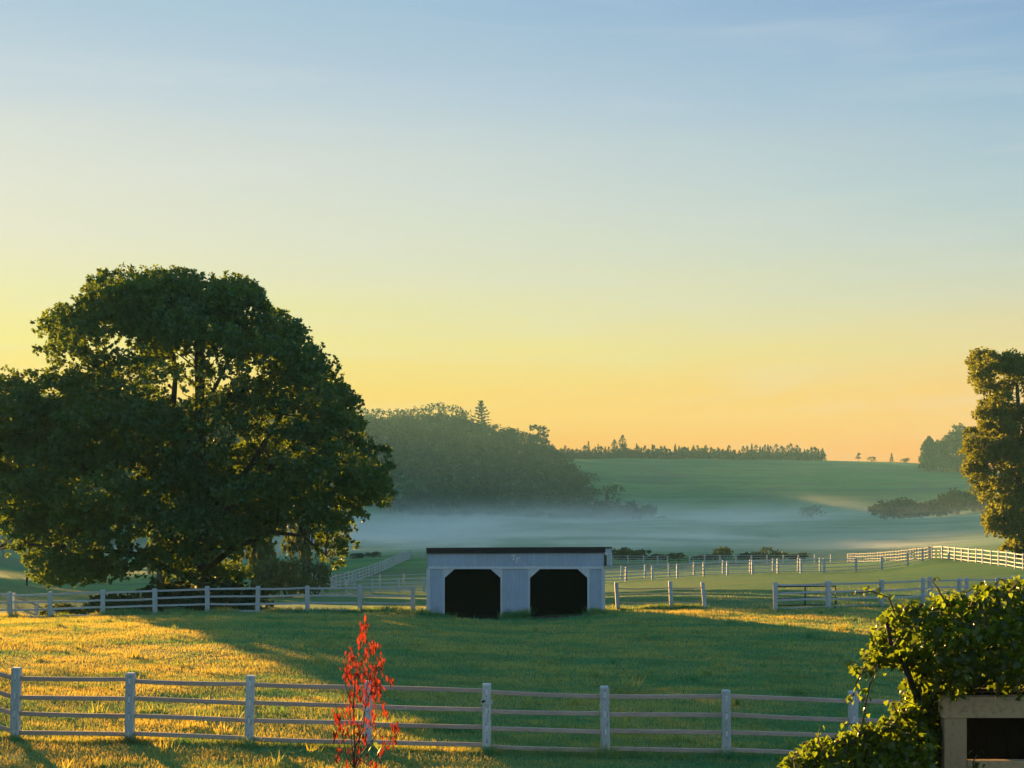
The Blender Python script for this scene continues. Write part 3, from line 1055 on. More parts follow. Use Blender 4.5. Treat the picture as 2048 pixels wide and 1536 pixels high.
# ------------------------------------------------------------------ generic crowns
def crown_arrays(kind, rng, nleaf=420):
    """unit-height tree: verts, faces, tint"""
    P, dirs, tn = [], [], []
    if kind == 'round':
        cl = rng.integers(6, 10)
        c = np.stack([rng.uniform(-.24, .24, cl), rng.uniform(-.24, .24, cl), rng.uniform(.38, .84, cl)], -1)
        c[0] = (0, 0, .86)
        r = rng.uniform(.13, .22, cl)
        P, dirs, tn = spray_clump(c, r, max(4, nleaf // (cl * 3)), .055, rng, 3, .2)
        low = rng.integers(0, 3)
    elif kind == 'conifer':
        n = nleaf
        z = rng.random(n) ** .8
        a = rng.uniform(0, 2 * math.pi, n)
        lay = np.abs(((z * 9) % 1) - .5) * 2
        rr_ = (1 - z) * .24 * (.35 + .65 * rng.random(n)) * (.55 + .6 * lay) + .006
        P = np.stack([np.cos(a) * rr_, np.sin(a) * rr_, .08 + z * .9], -1)
        dirs = np.stack([np.cos(a), np.sin(a), -.15 + rng.normal(0, .2, n)], -1)
        tn = rng.random(n) * .5
    elif kind == 'pine':
        P, dirs, tn = [], [], []
        for k in range(9):
            z = .40 + .56 * k / 8
            for j in range(6):
                a = j * 1.047 + rng.uniform(-.3, .3) + k
                R0 = (.27 * (1 - k / 8.6) + .015) * rng.uniform(.6, 1.15)
                q = 22
                t = rng.random(q) ** .7
                P.append(np.stack([np.cos(a) * R0 * t, np.sin(a) * R0 * t, z + .06 * t], -1) + rng.normal(0, .010, (q, 3)))
                dirs.append(np.tile([math.cos(a), math.sin(a), .5], (q, 1)) + rng.normal(0, .4, (q, 3)))
                tn.append(rng.random(q) * .4)
        q = 16
        P.append(np.stack([rng.normal(0, .006, q), rng.normal(0, .006, q), rng.uniform(.93, 1.0, q)], -1))
        dirs.append(np.tile([0, 0, 1.0], (q, 1)) + rng.normal(0, .2, (q, 3)))
        tn.append(np.zeros(q))
        P, dirs, tn = np.concatenate(P), np.concatenate(dirs), np.concatenate(tn)
    elif kind == 'bush':
        cl = rng.integers(7, 11)
        c = np.stack([rng.uniform(-.5, .5, cl), rng.uniform(-.4, .4, cl), rng.uniform(.2, .62, cl)], -1)
        r = rng.uniform(.22, .36, cl)
        P, dirs, tn = spray_clump(c, r, max(4, nleaf // (cl * 4)), .09, rng, 4, .2)
    elif kind == 'leafy':
        cl = 26
        zz = rng.uniform(.16, .9, cl)
        a = rng.uniform(0, 6.28, cl)
        q = rng.uniform(.1, .33, cl) * np.sin(np.clip(zz, .12, .95) * math.pi) ** .5
        c = np.stack([np.cos(a) * q, np.sin(a) * q, zz], -1)
        r = rng.uniform(.09, .15, cl)
        P, dirs, tn = spray_clump(c, r, max(4, nleaf // (cl * 5)), .035, rng, 5, .3)
    elif kind == 'wispy':
        n = nleaf
        z = rng.random(n)
        a = rng.uniform(0, 6.28, n)
        rr_ = np.sqrt(rng.random(n)) * .22 * np.sin(np.clip(z, .05, .97) * math.pi) ** .8
        P = np.stack([np.cos(a) * rr_, np.sin(a) * rr_, .12 + z * .86], -1)
        dirs = rng.normal(size=(n, 3))
        tn = rng.random(n) * .7
    return P, dirs, tn


def unit_tree_mesh(name, kind, rng, nleaf, leaf, mat):
    P, dirs, tn = crown_arrays(kind, rng, nleaf)
    n = len(P)
    L = leaf * rng.uniform(.7, 1.3, n)
    V, Fc, ta = leaf_cloud(P, dirs, L, L * .85, tn, rng, .15)
    me = npmesh(name, V, Fc, False, {'tint': ta})
    me.materials.append(mat)
    return me


def lone_tree(name, label, px, py_base, py_top, Y, kind, nleaf, leaf, mat, wid=1.0, rng=None, cat='tree', sink=0.3, group=None):
    rng = rng or np.random.default_rng(int(px * 3 + Y))
    x = (px - 1024) * Y / F
    zb = H(x, Y) - sink
    hgt = (HC - (py_top - PY0) * Y / F) - zb
    root = thing(name, label, cat, (x, Y, zb), rng.uniform(0, 6), group)
    me = unit_tree_mesh('crown', kind, rng, nleaf, leaf, mat)
    obj('crown', me, None, root, scale=(hgt * wid, hgt * wid, hgt))
    tm = MB().tube([(0, 0, -.05), (0.01, 0, .4), (0, .01, .8)], [.028, .018, .006], 6)
    if kind == 'bush':
        tm = MB()
        for k in range(5):
            a = k * 1.26
            tm.tube([(0, 0, -.03), (.18 * math.cos(a), .18 * math.sin(a), .3), (.3 * math.cos(a), .3 * math.sin(a), .55)], [.02, .014, .005], 5)
    tm.build('trunk' if kind != 'bush' else 'stems', M['bark'], root, True, scale=(hgt, hgt, hgt))
    return root


# ------------------------------------------------------------------ far wood (one mass)
rngw = np.random.default_rng(21)
protos = [crown_arrays('round', rngw, 330) for _ in range(5)] + [crown_arrays('conifer', rngw, 260), crown_arrays('bush', rngw, 220), crown_arrays('wispy', rngw, 170), crown_arrays('wispy', rngw, 150)]
VV, FF, TT = [], [], []
nv = 0


def add_proto(k, x, y, z, h, wd, tofs, leaf):
    global nv
    P, dirs, tn = protos[k]
    a = rngw.uniform(0, 6.28)
    ca, sa = math.cos(a), math.sin(a)
    Q = np.stack([(P[:, 0] * ca - P[:, 1] * sa) * h * wd, (P[:, 0] * sa + P[:, 1] * ca) * h * wd, P[:, 2] * h], -1) + np.array([x, y, z])
    n = len(Q)
    L = leaf * rngw.uniform(.7, 1.3, n)
    V, Fc, ta = leaf_cloud(Q, dirs + rngw.normal(0, .2, dirs.shape), L, L * .9, np.clip(tn + tofs, 0, 1), rngw, .15)
    VV.append(V)
    FF.append(Fc + nv)
    TT.append(ta)
    nv += len(V)


def right_edge(Y):
    return np.interp(Y, [780, 830, 950, 1000], [66, 50, 24, 22])


cells = []
y = 772.0
while y < 1010:
    x = -330.0
    while x < right_edge(y):
        cells.append((x + rngw.uniform(-4, 4), y + rngw.uniform(-4, 4)))
        x += 9.5
    y += 11
for x, y in cells:
    if x > right_edge(y):
        continue
    t = (y - 772) / 230
    k = int(rngw.integers(0, 5)) if rngw.random() > .08 else 5
    h = rngw.uniform(11, 17) if y > 800 else rngw.uniform(6, 11)
    add_proto(k, x, y, float(H(x, y)) - 2.0, h + 1.5, rngw.uniform(.85, 1.15), rngw.normal(0, .3), 1.15)
    if rngw.random() < .6:
        add_proto(6, x + rngw.uniform(-4, 4), y - 3, float(H(x, y)) - 1.0, rngw.uniform(6, 9), 1.1, rngw.normal(0, .3), 1.1)
for px, pt in ((835, 813), (850, 808), (864, 805), (878, 803), (892, 805), (905, 808), (918, 813), (930, 818), (815, 816), (795, 817), (775, 816), (750, 815), (728, 812)):
    Y = 962 + rngw.uniform(-5, 5)
    x = (px - 1024) * Y / F
    zb = float(H(x, Y)) - 2
    add_proto(int(rngw.integers(0, 5)), x, Y, zb, (HC - (pt + rngw.uniform(-1, 2) - PY0) * Y / F) - zb, .95, rngw.normal(0, .25), 1.1)
# foot of the wood: low scrub
for i in range(150):
    y = rngw.uniform(735, 790)
    x = rngw.uniform(-90, 66)
    add_proto(6, x, y, float(H(x, y)) - .4, rngw.uniform(4, 8), rngw.uniform(.8, 1.2), rngw.normal(-.1, .25), 1.0)
# nearer flank on the left, mostly behind the maple, trees heightened to shade the valley
for i in range(460):
    y = 285 + 485 * rngw.random() ** .8
    x = -92 - (y - 285) * .05 - rngw.random() ** 1.3 * (60 + (y - 285) * .32)
    add_proto(int(rngw.integers(0, 5)), x, y, float(H(x, y)) - .5, rngw.uniform(13, 17) + (3 if y > 420 else 0), rngw.uniform(.9, 1.2), rngw.normal(0, .25), .95)
wood = obj('wood', npmesh('wood', np.concatenate(VV), np.concatenate(FF), False, {'tint': np.concatenate(TT)}), M['far'])
tag(wood, 'dense broadleaf wood covering the left-hand hill behind the shed', 'wood', kind='stuff')

# row of bushes and young trees on the ridge (one mass)
VV, FF, TT = [], [], []
nv = 0
for px in np.arange(1098, 1640, 4.2):
    Y = 1096 + rngw.uniform(-6, 6)
    x = (px + rngw.uniform(-2, 2) - 1024) * Y / F
    add_proto(6, x, Y, float(H(x, Y)) - 2.4, rngw.uniform(8, 11), 1.0, rngw.normal(-.2, .15), 1.15)
for px in np.arange(1102, 1636, 6.5):
    Y = 1098 + rngw.uniform(-5, 5)
    x = (px + rngw.uniform(-3, 3) - 1024) * Y / F
    add_proto(int(rngw.choice([5, 7, 0, 7, 8, 8])), x, Y, float(H(x, Y)) - 1.5, rngw.uniform(8.0, 12.5) + (1.5 if px > 1500 else 0), rngw.uniform(.8, 1.3), rngw.normal(0, .15), .95)
hedge = obj('hedgerow', npmesh('hedgerow', np.concatenate(VV), np.concatenate(FF), False, {'tint': np.concatenate(TT)}), M['far_dark'])
tag(hedge, 'long dark hedgerow along the crest of the far hill field', 'hedgerow', kind='stuff')

# distinct far trees
lone_tree('pine_tree', 'dark flat-branched pine standing above the wooded hilltop', 962, 850, 804, 965, 'pine', 0, .032, M['far_dark'], 1.15)
lone_tree('broadleaf_tree', 'airy tree leaning out at the right end of the wooded hill', 1082, 905, 848, 965, 'leafy', 620, .06, M['far_dark'], 1.1)
lone_tree('broadleaf_tree', 'left tree of the tallest pair on the ridge hedgerow', 1229, 915, 878, 1104, 'wispy', 520, .05, M['far_dark'], .95)
lone_tree('broadleaf_tree', 'right and taller tree of the tallest pair on the ridge hedgerow', 1245, 915, 869, 1104, 'wispy', 560, .05, M['far_dark'], .9)
lone_tree('spruce_tree', 'narrow spruce poking above the left part of the ridge hedgerow', 1177, 915, 881, 1104, 'conifer', 320, .05, M['far_dark'], .9)
lone_tree('spruce_tree', 'small spruce with a pointed top, left of the tallest ridge pair', 1196, 915, 887, 1104, 'conifer', 320, .05, M['far_dark'], 1.1)
lone_tree('broadleaf_tree', 'small upright tree standing alone at the right end of the hedgerow', 1645, 921, 896, 1104, 'wispy', 360, .07, M['far_dark'], 1.0)
lone_tree('broadleaf_tree', 'leftmost of the small lone trees on the bare ridge', 1717, 923, 906, 1104, 'round', 300, .09, M['far_dark'], 1.0)
lone_tree('broadleaf_tree', 'low rounded double tree on the bare ridge', 1744, 924, 910, 1104, 'bush', 300, .12, M['far_dark'], 1.0)
lone_tree('spruce_tree', 'small conical tree on the bare ridge', 1783, 925, 906, 1104, 'conifer', 300, .08, M['far_dark'], 1.3)
lone_tree('broadleaf_tree', 'rounded bush-like tree nearest the right-hand wood on the bare ridge', 1812, 926, 911, 1104, 'bush', 300, .12, M['far_dark'], 1.0)

# trees of the right-hand far wood
rt_list = [(1858, 872, 'wispy', 1.1, 'thin tree at the left tip of the right-hand wood'), (1874, 884, 'leafy', 1.1, 'low rounded tree near the tip of the right-hand wood'),
           (1893, 862, 'leafy', 1.0, 'dark tree in the middle of the right-hand wood'), (1856, 903, 'bush', 1.0, 'lowest scrub at the left foot of the right-hand wood'),
           (1915, 846, 'leafy', 1.2, 'tallest tree of the right-hand wood, beside the gold-green tree'), (1940, 850, 'leafy', 1.2, 'tree of the right-hand wood half hidden by the gold-green tree'),
           (1885, 905, 'bush', .9, 'bushy tree at the foot of the right-hand wood'), (1920, 905, 'bush', .9, 'bush below the right-hand wood touching the gold-green tree')]
for i, (px, pt, kd, wdt, lb) in enumerate(rt_list):
    Yt = 1000 + (i * 7) % 20
    lone_tree('broadleaf_tree', lb, px, 945, pt, Yt, kd, 2400, .055 if kd != 'bush' else .085, M['far'] if i % 3 == 0 else M['under'], wdt)

# valley bushes
lone_tree('bush', 'small dark round bush at the hill foot beside the white-topped heap', 1303, 1024, 1002, 770, 'bush', 500, .12, M['under'], .62, cat='bush')
lone_tree('bush', 'mist-veiled bush left of the dark thicket at the hill foot', 1622, 1028, 1006, 770, 'bush', 500, .12, M['bush'], 1.1, cat='bush')
for px, pt, wd_, lb in ((1772, 992, 1.15, 'leftmost and lowest dark bush of the thicket at the hill foot'), (1805, 990, 1.1, 'second dark bush of the thicket at the hill foot'),
                        (1842, 989, 1.15, 'dark bush in the middle of the thicket at the hill foot'), (1915, 968, .85, 'tallest round dark bush of the thicket at the hill foot'),
                        (1880, 988, 1.1, 'dark bush left of the tallest one in the thicket'), (1950, 982, 1.0, 'dark bush of the thicket touching the gold-green tree')):
    lone_tree('bush', lb, px, 1030, pt, 745, 'bush', 1400, .13, M['far_dark'], wd_, cat='bush')  # dark leaf colour stands in for valley shade on these bushes
# brambles beyond the far paddock fence
for px, pt, wd_, lb in ((1243, 1091, 1.4, 'dark bramble right behind the end of the shed roof'), (1272, 1095, 1.6, 'second low bramble right of the shed roof'),
                        (1330, 1101, 2.4, 'low spread bramble behind the small field gate'), (1408, 1102, 1.6, 'low bramble left of the upright green bush'), (1448, 1089, 1.0, 'upright green bush among the brambles'),
                        (1498, 1098, 2.0, 'dark reddish bramble in the long bramble row'), (1548, 1088, 1.1, 'weedy bush at the right end of the bramble row'), (1590, 1103, 2.4, 'lowest trailing bramble right of the bramble row'),
                        (715, 1104, 1.4, 'dark bush beside the hanging branch of the maple'), (745, 1101, 1.2, 'bush beside the head of the receding white fence')):
    lone_tree('bramble', lb, px, 1114, pt, 262, 'bush', 700, .13, M['bush'] if px in (1448, 1548, 745) else M['under'], wd_, cat='bush')
# mostly hidden trees added behind the maple to shade the paddock beyond
for px, pt, Y, wd_, lb in ((540, 800, 150, .40, 'tree added for shade behind the left light-green shrub under the maple'), (612, 820, 156, .38, 'tree added for shade behind the right light-green shrub under the maple'),
                           (470, 795, 148, .40, 'tree added for shade between the maple trunk and the light-green shrubs'), (395, 800, 150, .40, 'tree added for shade straight behind the maple trunk'),
                           (322, 805, 149, .40, 'tree added for shade behind the left half of the maple')):
    lone_tree('added_shade_tree', lb, px, 1172, pt, Y, 'leafy', 3000, .045, M['bush'], wd_)
for px, pt, wd_, lb in ((528, 1102, .75, 'light-green shrub left of the three under the maple boughs'), (578, 1098, .8, 'tallest and middle light-green shrub under the maple boughs'),
                        (628, 1108, .75, 'light-green shrub nearest the receding white fence')):
    lone_tree('shrub', lb, px, 1180, pt, 138, 'bush', 1800, .075, M['bush'], wd_, cat='shrub')
lone_tree('bush', 'small round bush in the misty field at the far left', 100, 1165, 1150, 165, 'bush', 700, .10, M['bush'], .8, cat='bush')
# undergrowth round the maple's foot
for px, pt, Y, wd_, lb in ((150, 1192, 76, 1.4, 'pale weedy shrub behind the third rail bay from the left'), (235, 1172, 78, 1.3, 'dark shrub at the left foot of the maple'),
                           (320, 1150, 79, 1.2, 'dark shrub in front of the maple trunk, left side'), (405, 1140, 79, 1.2, 'dark shrub hiding the maple trunk'), (475, 1160, 79, 1.15, 'dark shrub at the right foot of the maple'),
                           (520, 1205, 74, 1.6, 'low weeds beside the post at the right foot of the maple'), (280, 1190, 74.5, 1.5, 'low dark growth behind the fence under the maple'), (440, 1192, 74.5, 1.5, 'low dark growth right of the trunk behind the fence'), (360, 1186, 74.5, 1.5, 'low dark growth before the trunk behind the fence')):
    lone_tree('shrub', lb, px, 1232, pt, Y, 'bush', 1700, .085, M['under'] if px not in (150, 520) else M['bush'], wd_, cat='shrub')

# birch and lone post on the left
bxx, byy = gp(6, 288)
bzz = H(bxx, byy)
bt = thing('birch_tree', 'pale birch with two thin trunks at the left edge', 'tree', (bxx, byy, bzz))
MB().tube([(0, 0, -.3), (.3, 0, 5), (.2, 0, 11)], [.16, .12, .05], 6).build('trunk', M['birch'], bt, True)
MB().tube([(.1, 0, -.3), (-.6, 0, 5), (-.9, 0, 10)], [.13, .10, .04], 6).build('trunk', M['birch'], bt, True)
obj('crown', unit_tree_mesh('crown', 'wispy', np.random.default_rng(3), 420, .06, M['far']), None, bt, scale=(14, 14, 14), loc=(0, .6, 3.5))
lx, ly = gp(54, 150)
lp = MB().box(-.09, .09, -.09, .09, -.2, 1.15, .015).build('wooden_post', M['bark'], None, loc=(lx, ly, H(lx, ly)))
tag(lp, 'lone dark post in the pale field at the far left', 'post')

# white-topped heap in the valley
hx, hy = gp(1322, 745)
hzz = H(hx, hy)
ht = thing('covered_heap', 'tiny white-topped dark heap in the mist at the hill foot', 'heap', (hx, hy, hzz))
MB().poly([(-4.6, 0), (4.6, 0), (2.6, .9), (1.6, 1.9), (-1.2, 1.7), (-2.6, .8)], -1.4, 1.4).build('heap', M['inner'], ht)
MB().poly([(-2.7, 1.1), (-1.2, 1.72), (1.5, 1.92), (2.1, 2.3), (-.9, 2.25), (-2.2, 1.5)], -1.7, 1.5).build('cover', M['trim'], ht)

# ------------------------------------------------------------------ red sapling
rngs = np.random.default_rng(17)


def leaf_mesh(name, L, Wd, fold, kind='ovate'):
    if kind == 'ovate':
        out_ = [(0, 0), (.25, .38), (.5, .5), (.78, .3), (1, 0)]
    else:
        out_ = [(-.02, 0), (-.14, .26), (.05, .5), (.4, .5), (.75, .24), (1.05, 0)]
    mid = [(t, 0) for t, w_ in out_]
    v, f = [], []
    n = len(out_)
    for t, w_ in out_:
        curl = -.18 * t * t
        v.append((t * L, 0, curl * L))
    for sgn in (1, -1):
        for t, w_ in out_[1:-1]:
            v.append((t * L, sgn * w_ * Wd, -.18 * t * t * L + fold * w_ * Wd))
    m = n - 2
    for k, base in enumerate((n, n + m)):
        for i in range(n - 1):
            a, b = i, i + 1
            la = None if i == 0 else base + i - 1
            lb = None if i == n - 2 else base + i
            fc_ = [a, b] + ([lb] if lb is not None else []) + ([la] if la is not None else [])
            f.append(tuple(fc_ if k == 0 else fc_[::-1]))
    me = bpy.data.meshes.new(name)
    me.from_pydata(v, [], f)
    me.update()
    return me


SY = 27.0
ss = F / SY
sbx = (708 - 1024) / ss
sbz = H(sbx, SY)
sap = thing('red_sapling', 'slender young tree with drooping bright red leaves before the fence', 'tree', (sbx, SY, sbz))


def sp(px, py, dy=0.0):
    return ((px - 708) / ss, dy, HC - (py - PY0) / ss - sbz)


base_py = PY0 + (HC - sbz) * ss
stem_px = [[(708, base_py + 8), (708, 1480), (706, 1400), (712, 1320), (722, 1270), (728, 1240)],
           [(706, base_py - 40), (694, 1510), (684, 1460), (676, 1420), (672, 1390)],
           [(708, base_py - 30), (702, 1470), (700, 1400), (696, 1340), (700, 1300)],
           [(709, base_py - 30), (716, 1500), (724, 1440), (742, 1380), (764, 1330), (768, 1305)],
           [(709, base_py - 25), (722, 1510), (736, 1490), (760, 1460), (774, 1440), (788, 1420)],
           [(708, 1500), (726, 1460), (732, 1400), (738, 1330), (744, 1280), (753, 1246)],
           [(710, base_py - 60), (740, 1532), (760, 1505), (778, 1480), (788, 1450)],
           [(707, 1420), (690, 1370), (686, 1330), (690, 1300)],
           [(740, 1390), (760, 1370), (780, 1358)]]
stem_w = []
for i, pts in enumerate(stem_px):
    dy = rngs.uniform(-.35, .35)
    w3 = [sp(px, py, dy * k / (len(pts) - 1)) for k, (px, py) in enumerate(pts)]
    stem_w.append(w3)
    r0 = .022 if i == 0 else .013
    MB().tube(w3, [r0 * (1 - .8 * k / (len(pts) - 1)) for k in range(len(pts))], 6).build('trunk' if i == 0 else 'stem', M['twig'], sap, True)
red_protos = [leaf_mesh('leaf', .125, .036, .35), leaf_mesh('leaf', .145, .040, .15), leaf_mesh('leaf', .105, .034, .6)]
for m_ in red_protos:
    m_.materials.append(M['red'])
lime_m = leaf_mesh('leaf', .15, .07, .2, 'heart')
lime_m.materials.append(M['lime'])
clusters = [(728, 1250, 8, 16, 14), (724, 1275, 9, 18, 12), (745, 1290, 12, 14, 14), (728, 1305, 14, 10, 8), (704, 1315, 14, 20, 20), (698, 1345, 14, 22, 24), (715, 1340, 14, 24, 20),
            (745, 1330, 12, 22, 18), (764, 1320, 8, 18, 14), (740, 1360, 18, 24, 30), (755, 1370, 12, 24, 18), (778, 1358, 10, 10, 7), (738, 1390, 14, 18, 20), (700, 1400, 12, 24, 14),
            (674, 1425, 10, 14, 12), (670, 1465, 6, 12, 7), (690, 1460, 8, 20, 8), (752, 1410, 14, 30, 14), (772, 1420, 10, 14, 7), (722, 1450, 8, 22, 12), (790, 1455, 8, 20, 16),
            (768, 1490, 8, 22, 16), (677, 1500, 7, 14, 9), (720, 1505, 8, 20, 12), (748, 1525, 10, 12, 8), (785, 1480, 8, 10, 5), (730, 1470, 6, 14, 6), (694, 1525, 6, 10, 4)]
spots = []
for px, py, a, b, n in clusters + [(684, 1440, 10, 20, 8), (706, 1440, 10, 24, 8), (740, 1440, 14, 22, 8), (700, 1500, 8, 18, 6), (715, 1380, 14, 16, 12)]:
    for k in range(int(n * 1.7)):
        spots.append((px + rngs.normal(0, .55) * a, py + rngs.normal(0, .55) * b))
rngs.shuffle(spots)
fv, ff_ = [], []
for nl, (px, py) in enumerate(spots):
    x, y, z = sp(px, py, rngs.normal(0, .14))
    rot = (rngs.uniform(-.6, .6), R(rngs.uniform(45, 95)), rngs.uniform(0, 6.28))
    sc_ = rngs.uniform(.65, 1.2)
    if nl < 296:
        obj('leaf', red_protos[nl % 3], None, sap, (x, y, z), rot, (sc_,) * 3)
    else:
        from mathutils import Euler
        m3 = Euler(rot).to_matrix() * sc_
        b0 = len(fv)
        fv += [tuple(m3 @ v.co + Vector((x, y, z))) for v in red_protos[nl % 3].vertices]
        ff_ += [tuple(b0 + q for q in p.vertices) for p in red_protos[nl % 3].polygons]
fm = bpy.data.meshes.new('foliage')
fm.from_pydata(fv, [], ff_)
fm.update()
obj('foliage', fm, M['red'], sap)['kind'] = 'stuff'
for px, py in ((744, 1490), (751, 1484), (762, 1494)):
    x, y, z = sp(px, py, -.1)
    o = obj('leaf', lime_m, None, sap, (x, y, z), (.3, R(40), rngs.uniform(3.6, 5.6)))
    o['label'] = 'late lime-green leaf'

# ------------------------------------------------------------------ arbor with vine at lower right
AY = 14.0
sa_ = F / AY
ax0 = (1888 - 1024) / sa_
agz = H(ax0, AY)
arb = thing('garden_arbor', 'cream-painted board frame with black openings under the vine', 'arbor', (ax0, AY, agz))


def az_(py):
    return HC - (py - PY0) / sa_ - agz


pw = 46 / sa_
LW = 2.2
for x_ in (0, LW):
    for y_ in (0, 1.1):
        MB().box(x_, x_ + pw, y_, y_ + .12, -.1, az_(1436) - .001, .008).build('post', M['cream'] if y_ == 0 else M['inner'], arb)  # rear posts take the near-black colour that holds the interior's shade
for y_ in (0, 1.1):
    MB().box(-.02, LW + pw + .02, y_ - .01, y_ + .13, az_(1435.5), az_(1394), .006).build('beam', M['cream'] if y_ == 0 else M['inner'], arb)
    if y_ == 0:
        MB().box(pw + .002, LW - .002, y_ + .01, y_ + .10, az_(1562), az_(1522), .006).build('rail', M['cream'], arb)
for y_ in np.arange(.16, 1.05, .24):
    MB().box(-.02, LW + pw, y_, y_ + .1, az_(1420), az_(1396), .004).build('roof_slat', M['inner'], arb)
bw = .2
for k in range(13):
    MB().box(.02 + k * bw, .02 + k * bw + bw - .0005, 1.24 + .004 * (k % 2), 1.27, -.08, az_(1400)).build('shade_backing', M['inner'], arb)  # added backing boards; their near-black colour gives the opening its darkness
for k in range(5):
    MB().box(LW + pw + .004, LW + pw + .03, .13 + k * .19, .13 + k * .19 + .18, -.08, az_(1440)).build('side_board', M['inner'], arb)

rngv = np.random.default_rng(29)
vine = thing('climbing_vine', 'large leafy vine smothering the cream frame in the lower right corner', 'vine', (ax0 - .3, AY + .6, agz))
voff = np.array([ax0 - .3, AY + .6, agz])
upper = [(1768, 1290), (1785, 1250), (1800, 1228), (1850, 1212), (1900, 1200), (1960, 1190), (2010, 1172), (2060, 1160), (2120, 1170), (2120, 1392), (1962, 1392), (1958, 1425), (1930, 1432), (1905, 1450),
         (1885, 1470), (1862, 1470), (1850, 1440), (1832, 1400), (1838, 1368), (1822, 1342), (1785, 1345), (1745, 1362), (1722, 1350), (1735, 1325), (1760, 1305)]
lower = [(1572, 1530), (1600, 1508), (1640, 1490), (1690, 1478), (1730, 1460), (1770, 1455), (1800, 1425), (1830, 1405), (1862, 1430), (1886, 1450), (1890, 1560), (1560, 1560)]
VP, VD, VT = [], [], []


def vine_fill(poly, n, d0, d1, shell):
    poly_ = np.array(poly, float)
    lo, hi = poly_.min(0), poly_.max(0)
    got = 0
    while got < n:
        p = rngv.uniform(lo, hi, (n * 2, 2))
        p = p[in_poly(p[:, 0], p[:, 1], poly)]
        e = edge_dist(p[:, 0], p[:, 1], poly)
        # clumpy density
        cl = np.sin(p[:, 0] * .09 + 1.3 * np.sin(p[:, 1] * .05)) * np.sin(p[:, 1] * .11 + 1.1 * np.sin(p[:, 0] * .06))
        ok = rngv.random(len(p)) < np.clip(.40 + .62 * cl + e / 60, .06, 1)
        p, e = p[ok][: n - got], e[ok][: n - got]
        thick = np.clip(e / shell, .22, 1)
        y = AY + d0 + (d1 - d0) * (.5 + (rngv.random(len(p)) - .5) * thick)
        x = (p[:, 0] - 1024) * AY / F
        z = HC - (p[:, 1] - PY0) * AY / F
        VP.append(np.stack([x, y, z], -1))
        got += len(p)


vine_fill(upper, 7000, -.35, 1.3, 60)
vine_fill(lower, 3600, -.5, .9, 50)
P = np.concatenate(VP)
# trailing shoots
shoots = [[(1790, 1225), (1778, 1195), (1745, 1183), (1702, 1186)], [(1900, 1202), (1888, 1180), (1872, 1160)], [(1740, 1340), (1722, 1370), (1716, 1395), (1706, 1400)],
          [(1760, 1330), (1742, 1375), (1735, 1410), (1728, 1450), (1705, 1490)], [(1640, 1500), (1630, 1475), (1634, 1450)], [(1710, 1460), (1690, 1440), (1672, 1440)],
          [(2000, 1180), (2012, 1165), (2020, 1158)], [(1800, 1430), (1790, 1410), (1810, 1405), (1830, 1410)], [(1985, 1394), (1985, 1360), (1990, 1350)], [(2030, 1392), (2025, 1370), (2040, 1340)],
          [(1940, 1540), (1938, 1520), (1946, 1505)], [(1590, 1545), (1582, 1515), (1592, 1500)], [(1925, 1210), (1935, 1185), (1948, 1178)]]
SPT = []
for sh in shoots:
    dy = -.42 if sh[0][1] > 1380 and sh[0][0] > 1900 else rngv.uniform(-.3, .3)
    if sh[0][0] > 1900 and sh[0][1] > 1380:
        dy = -.12
    w3 = [np.array([(a - 1024) * AY / F, AY + dy, HC - (b - PY0) * AY / F]) for a, b in sh]
    MB().tube([tuple(q - voff) for q in w3], [.009] * (len(w3) - 1) + [.004], 5).build('shoot', M['twig'], vine, True)
    for i in range(len(w3) - 1):
        for t in np.linspace(0, 1, 5):
            SPT.append(w3[i] * (1 - t) + w3[i + 1] * t + rngv.normal(0, .035, 3))
SPT = np.array(SPT)
# main stems
for pts in ([(1870, 1560), (1862, 1480), (1858, 1400), (1880, 1320), (1930, 1260)], [(1880, 1555), (1872, 1470), (1890, 1390), (1960, 1330), (2040, 1280)],
            [(1858, 1420), (1830, 1340), (1800, 1290), (1790, 1240)], [(1800, 1560), (1770, 1510), (1700, 1490), (1620, 1500)]):
    w3 = [tuple(np.array([(a - 1024) * AY / F, AY + .35, HC - (b - PY0) * AY / F]) - voff) for a, b in pts]
    MB().tube(w3, [.035, .03, .024, .016, .01][:len(w3)], 6).build('stem', M['bark'], vine, True)
vprotos = [leaf_mesh('leaf', .053, .050, .18, 'heart'), leaf_mesh('leaf', .046, .044, .32, 'heart'), leaf_mesh('leaf', .060, .052, .06, 'heart')]
for m_ in vprotos:
    m_.materials.append(M['vine'])
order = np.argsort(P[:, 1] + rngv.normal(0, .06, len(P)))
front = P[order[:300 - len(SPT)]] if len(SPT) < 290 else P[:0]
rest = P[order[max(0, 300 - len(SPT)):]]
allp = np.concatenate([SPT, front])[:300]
for i, q in enumerate(allp):
    sc_ = rngv.uniform(.65, 1.2)
    obj('leaf', vprotos[i % 3], None, vine, tuple(q - voff), (rngv.uniform(-.7, .7), R(rngv.uniform(10, 75)), rngv.uniform(0, 6.28)), (sc_,) * 3)
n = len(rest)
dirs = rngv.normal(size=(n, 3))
dirs[:, 2] -= .7
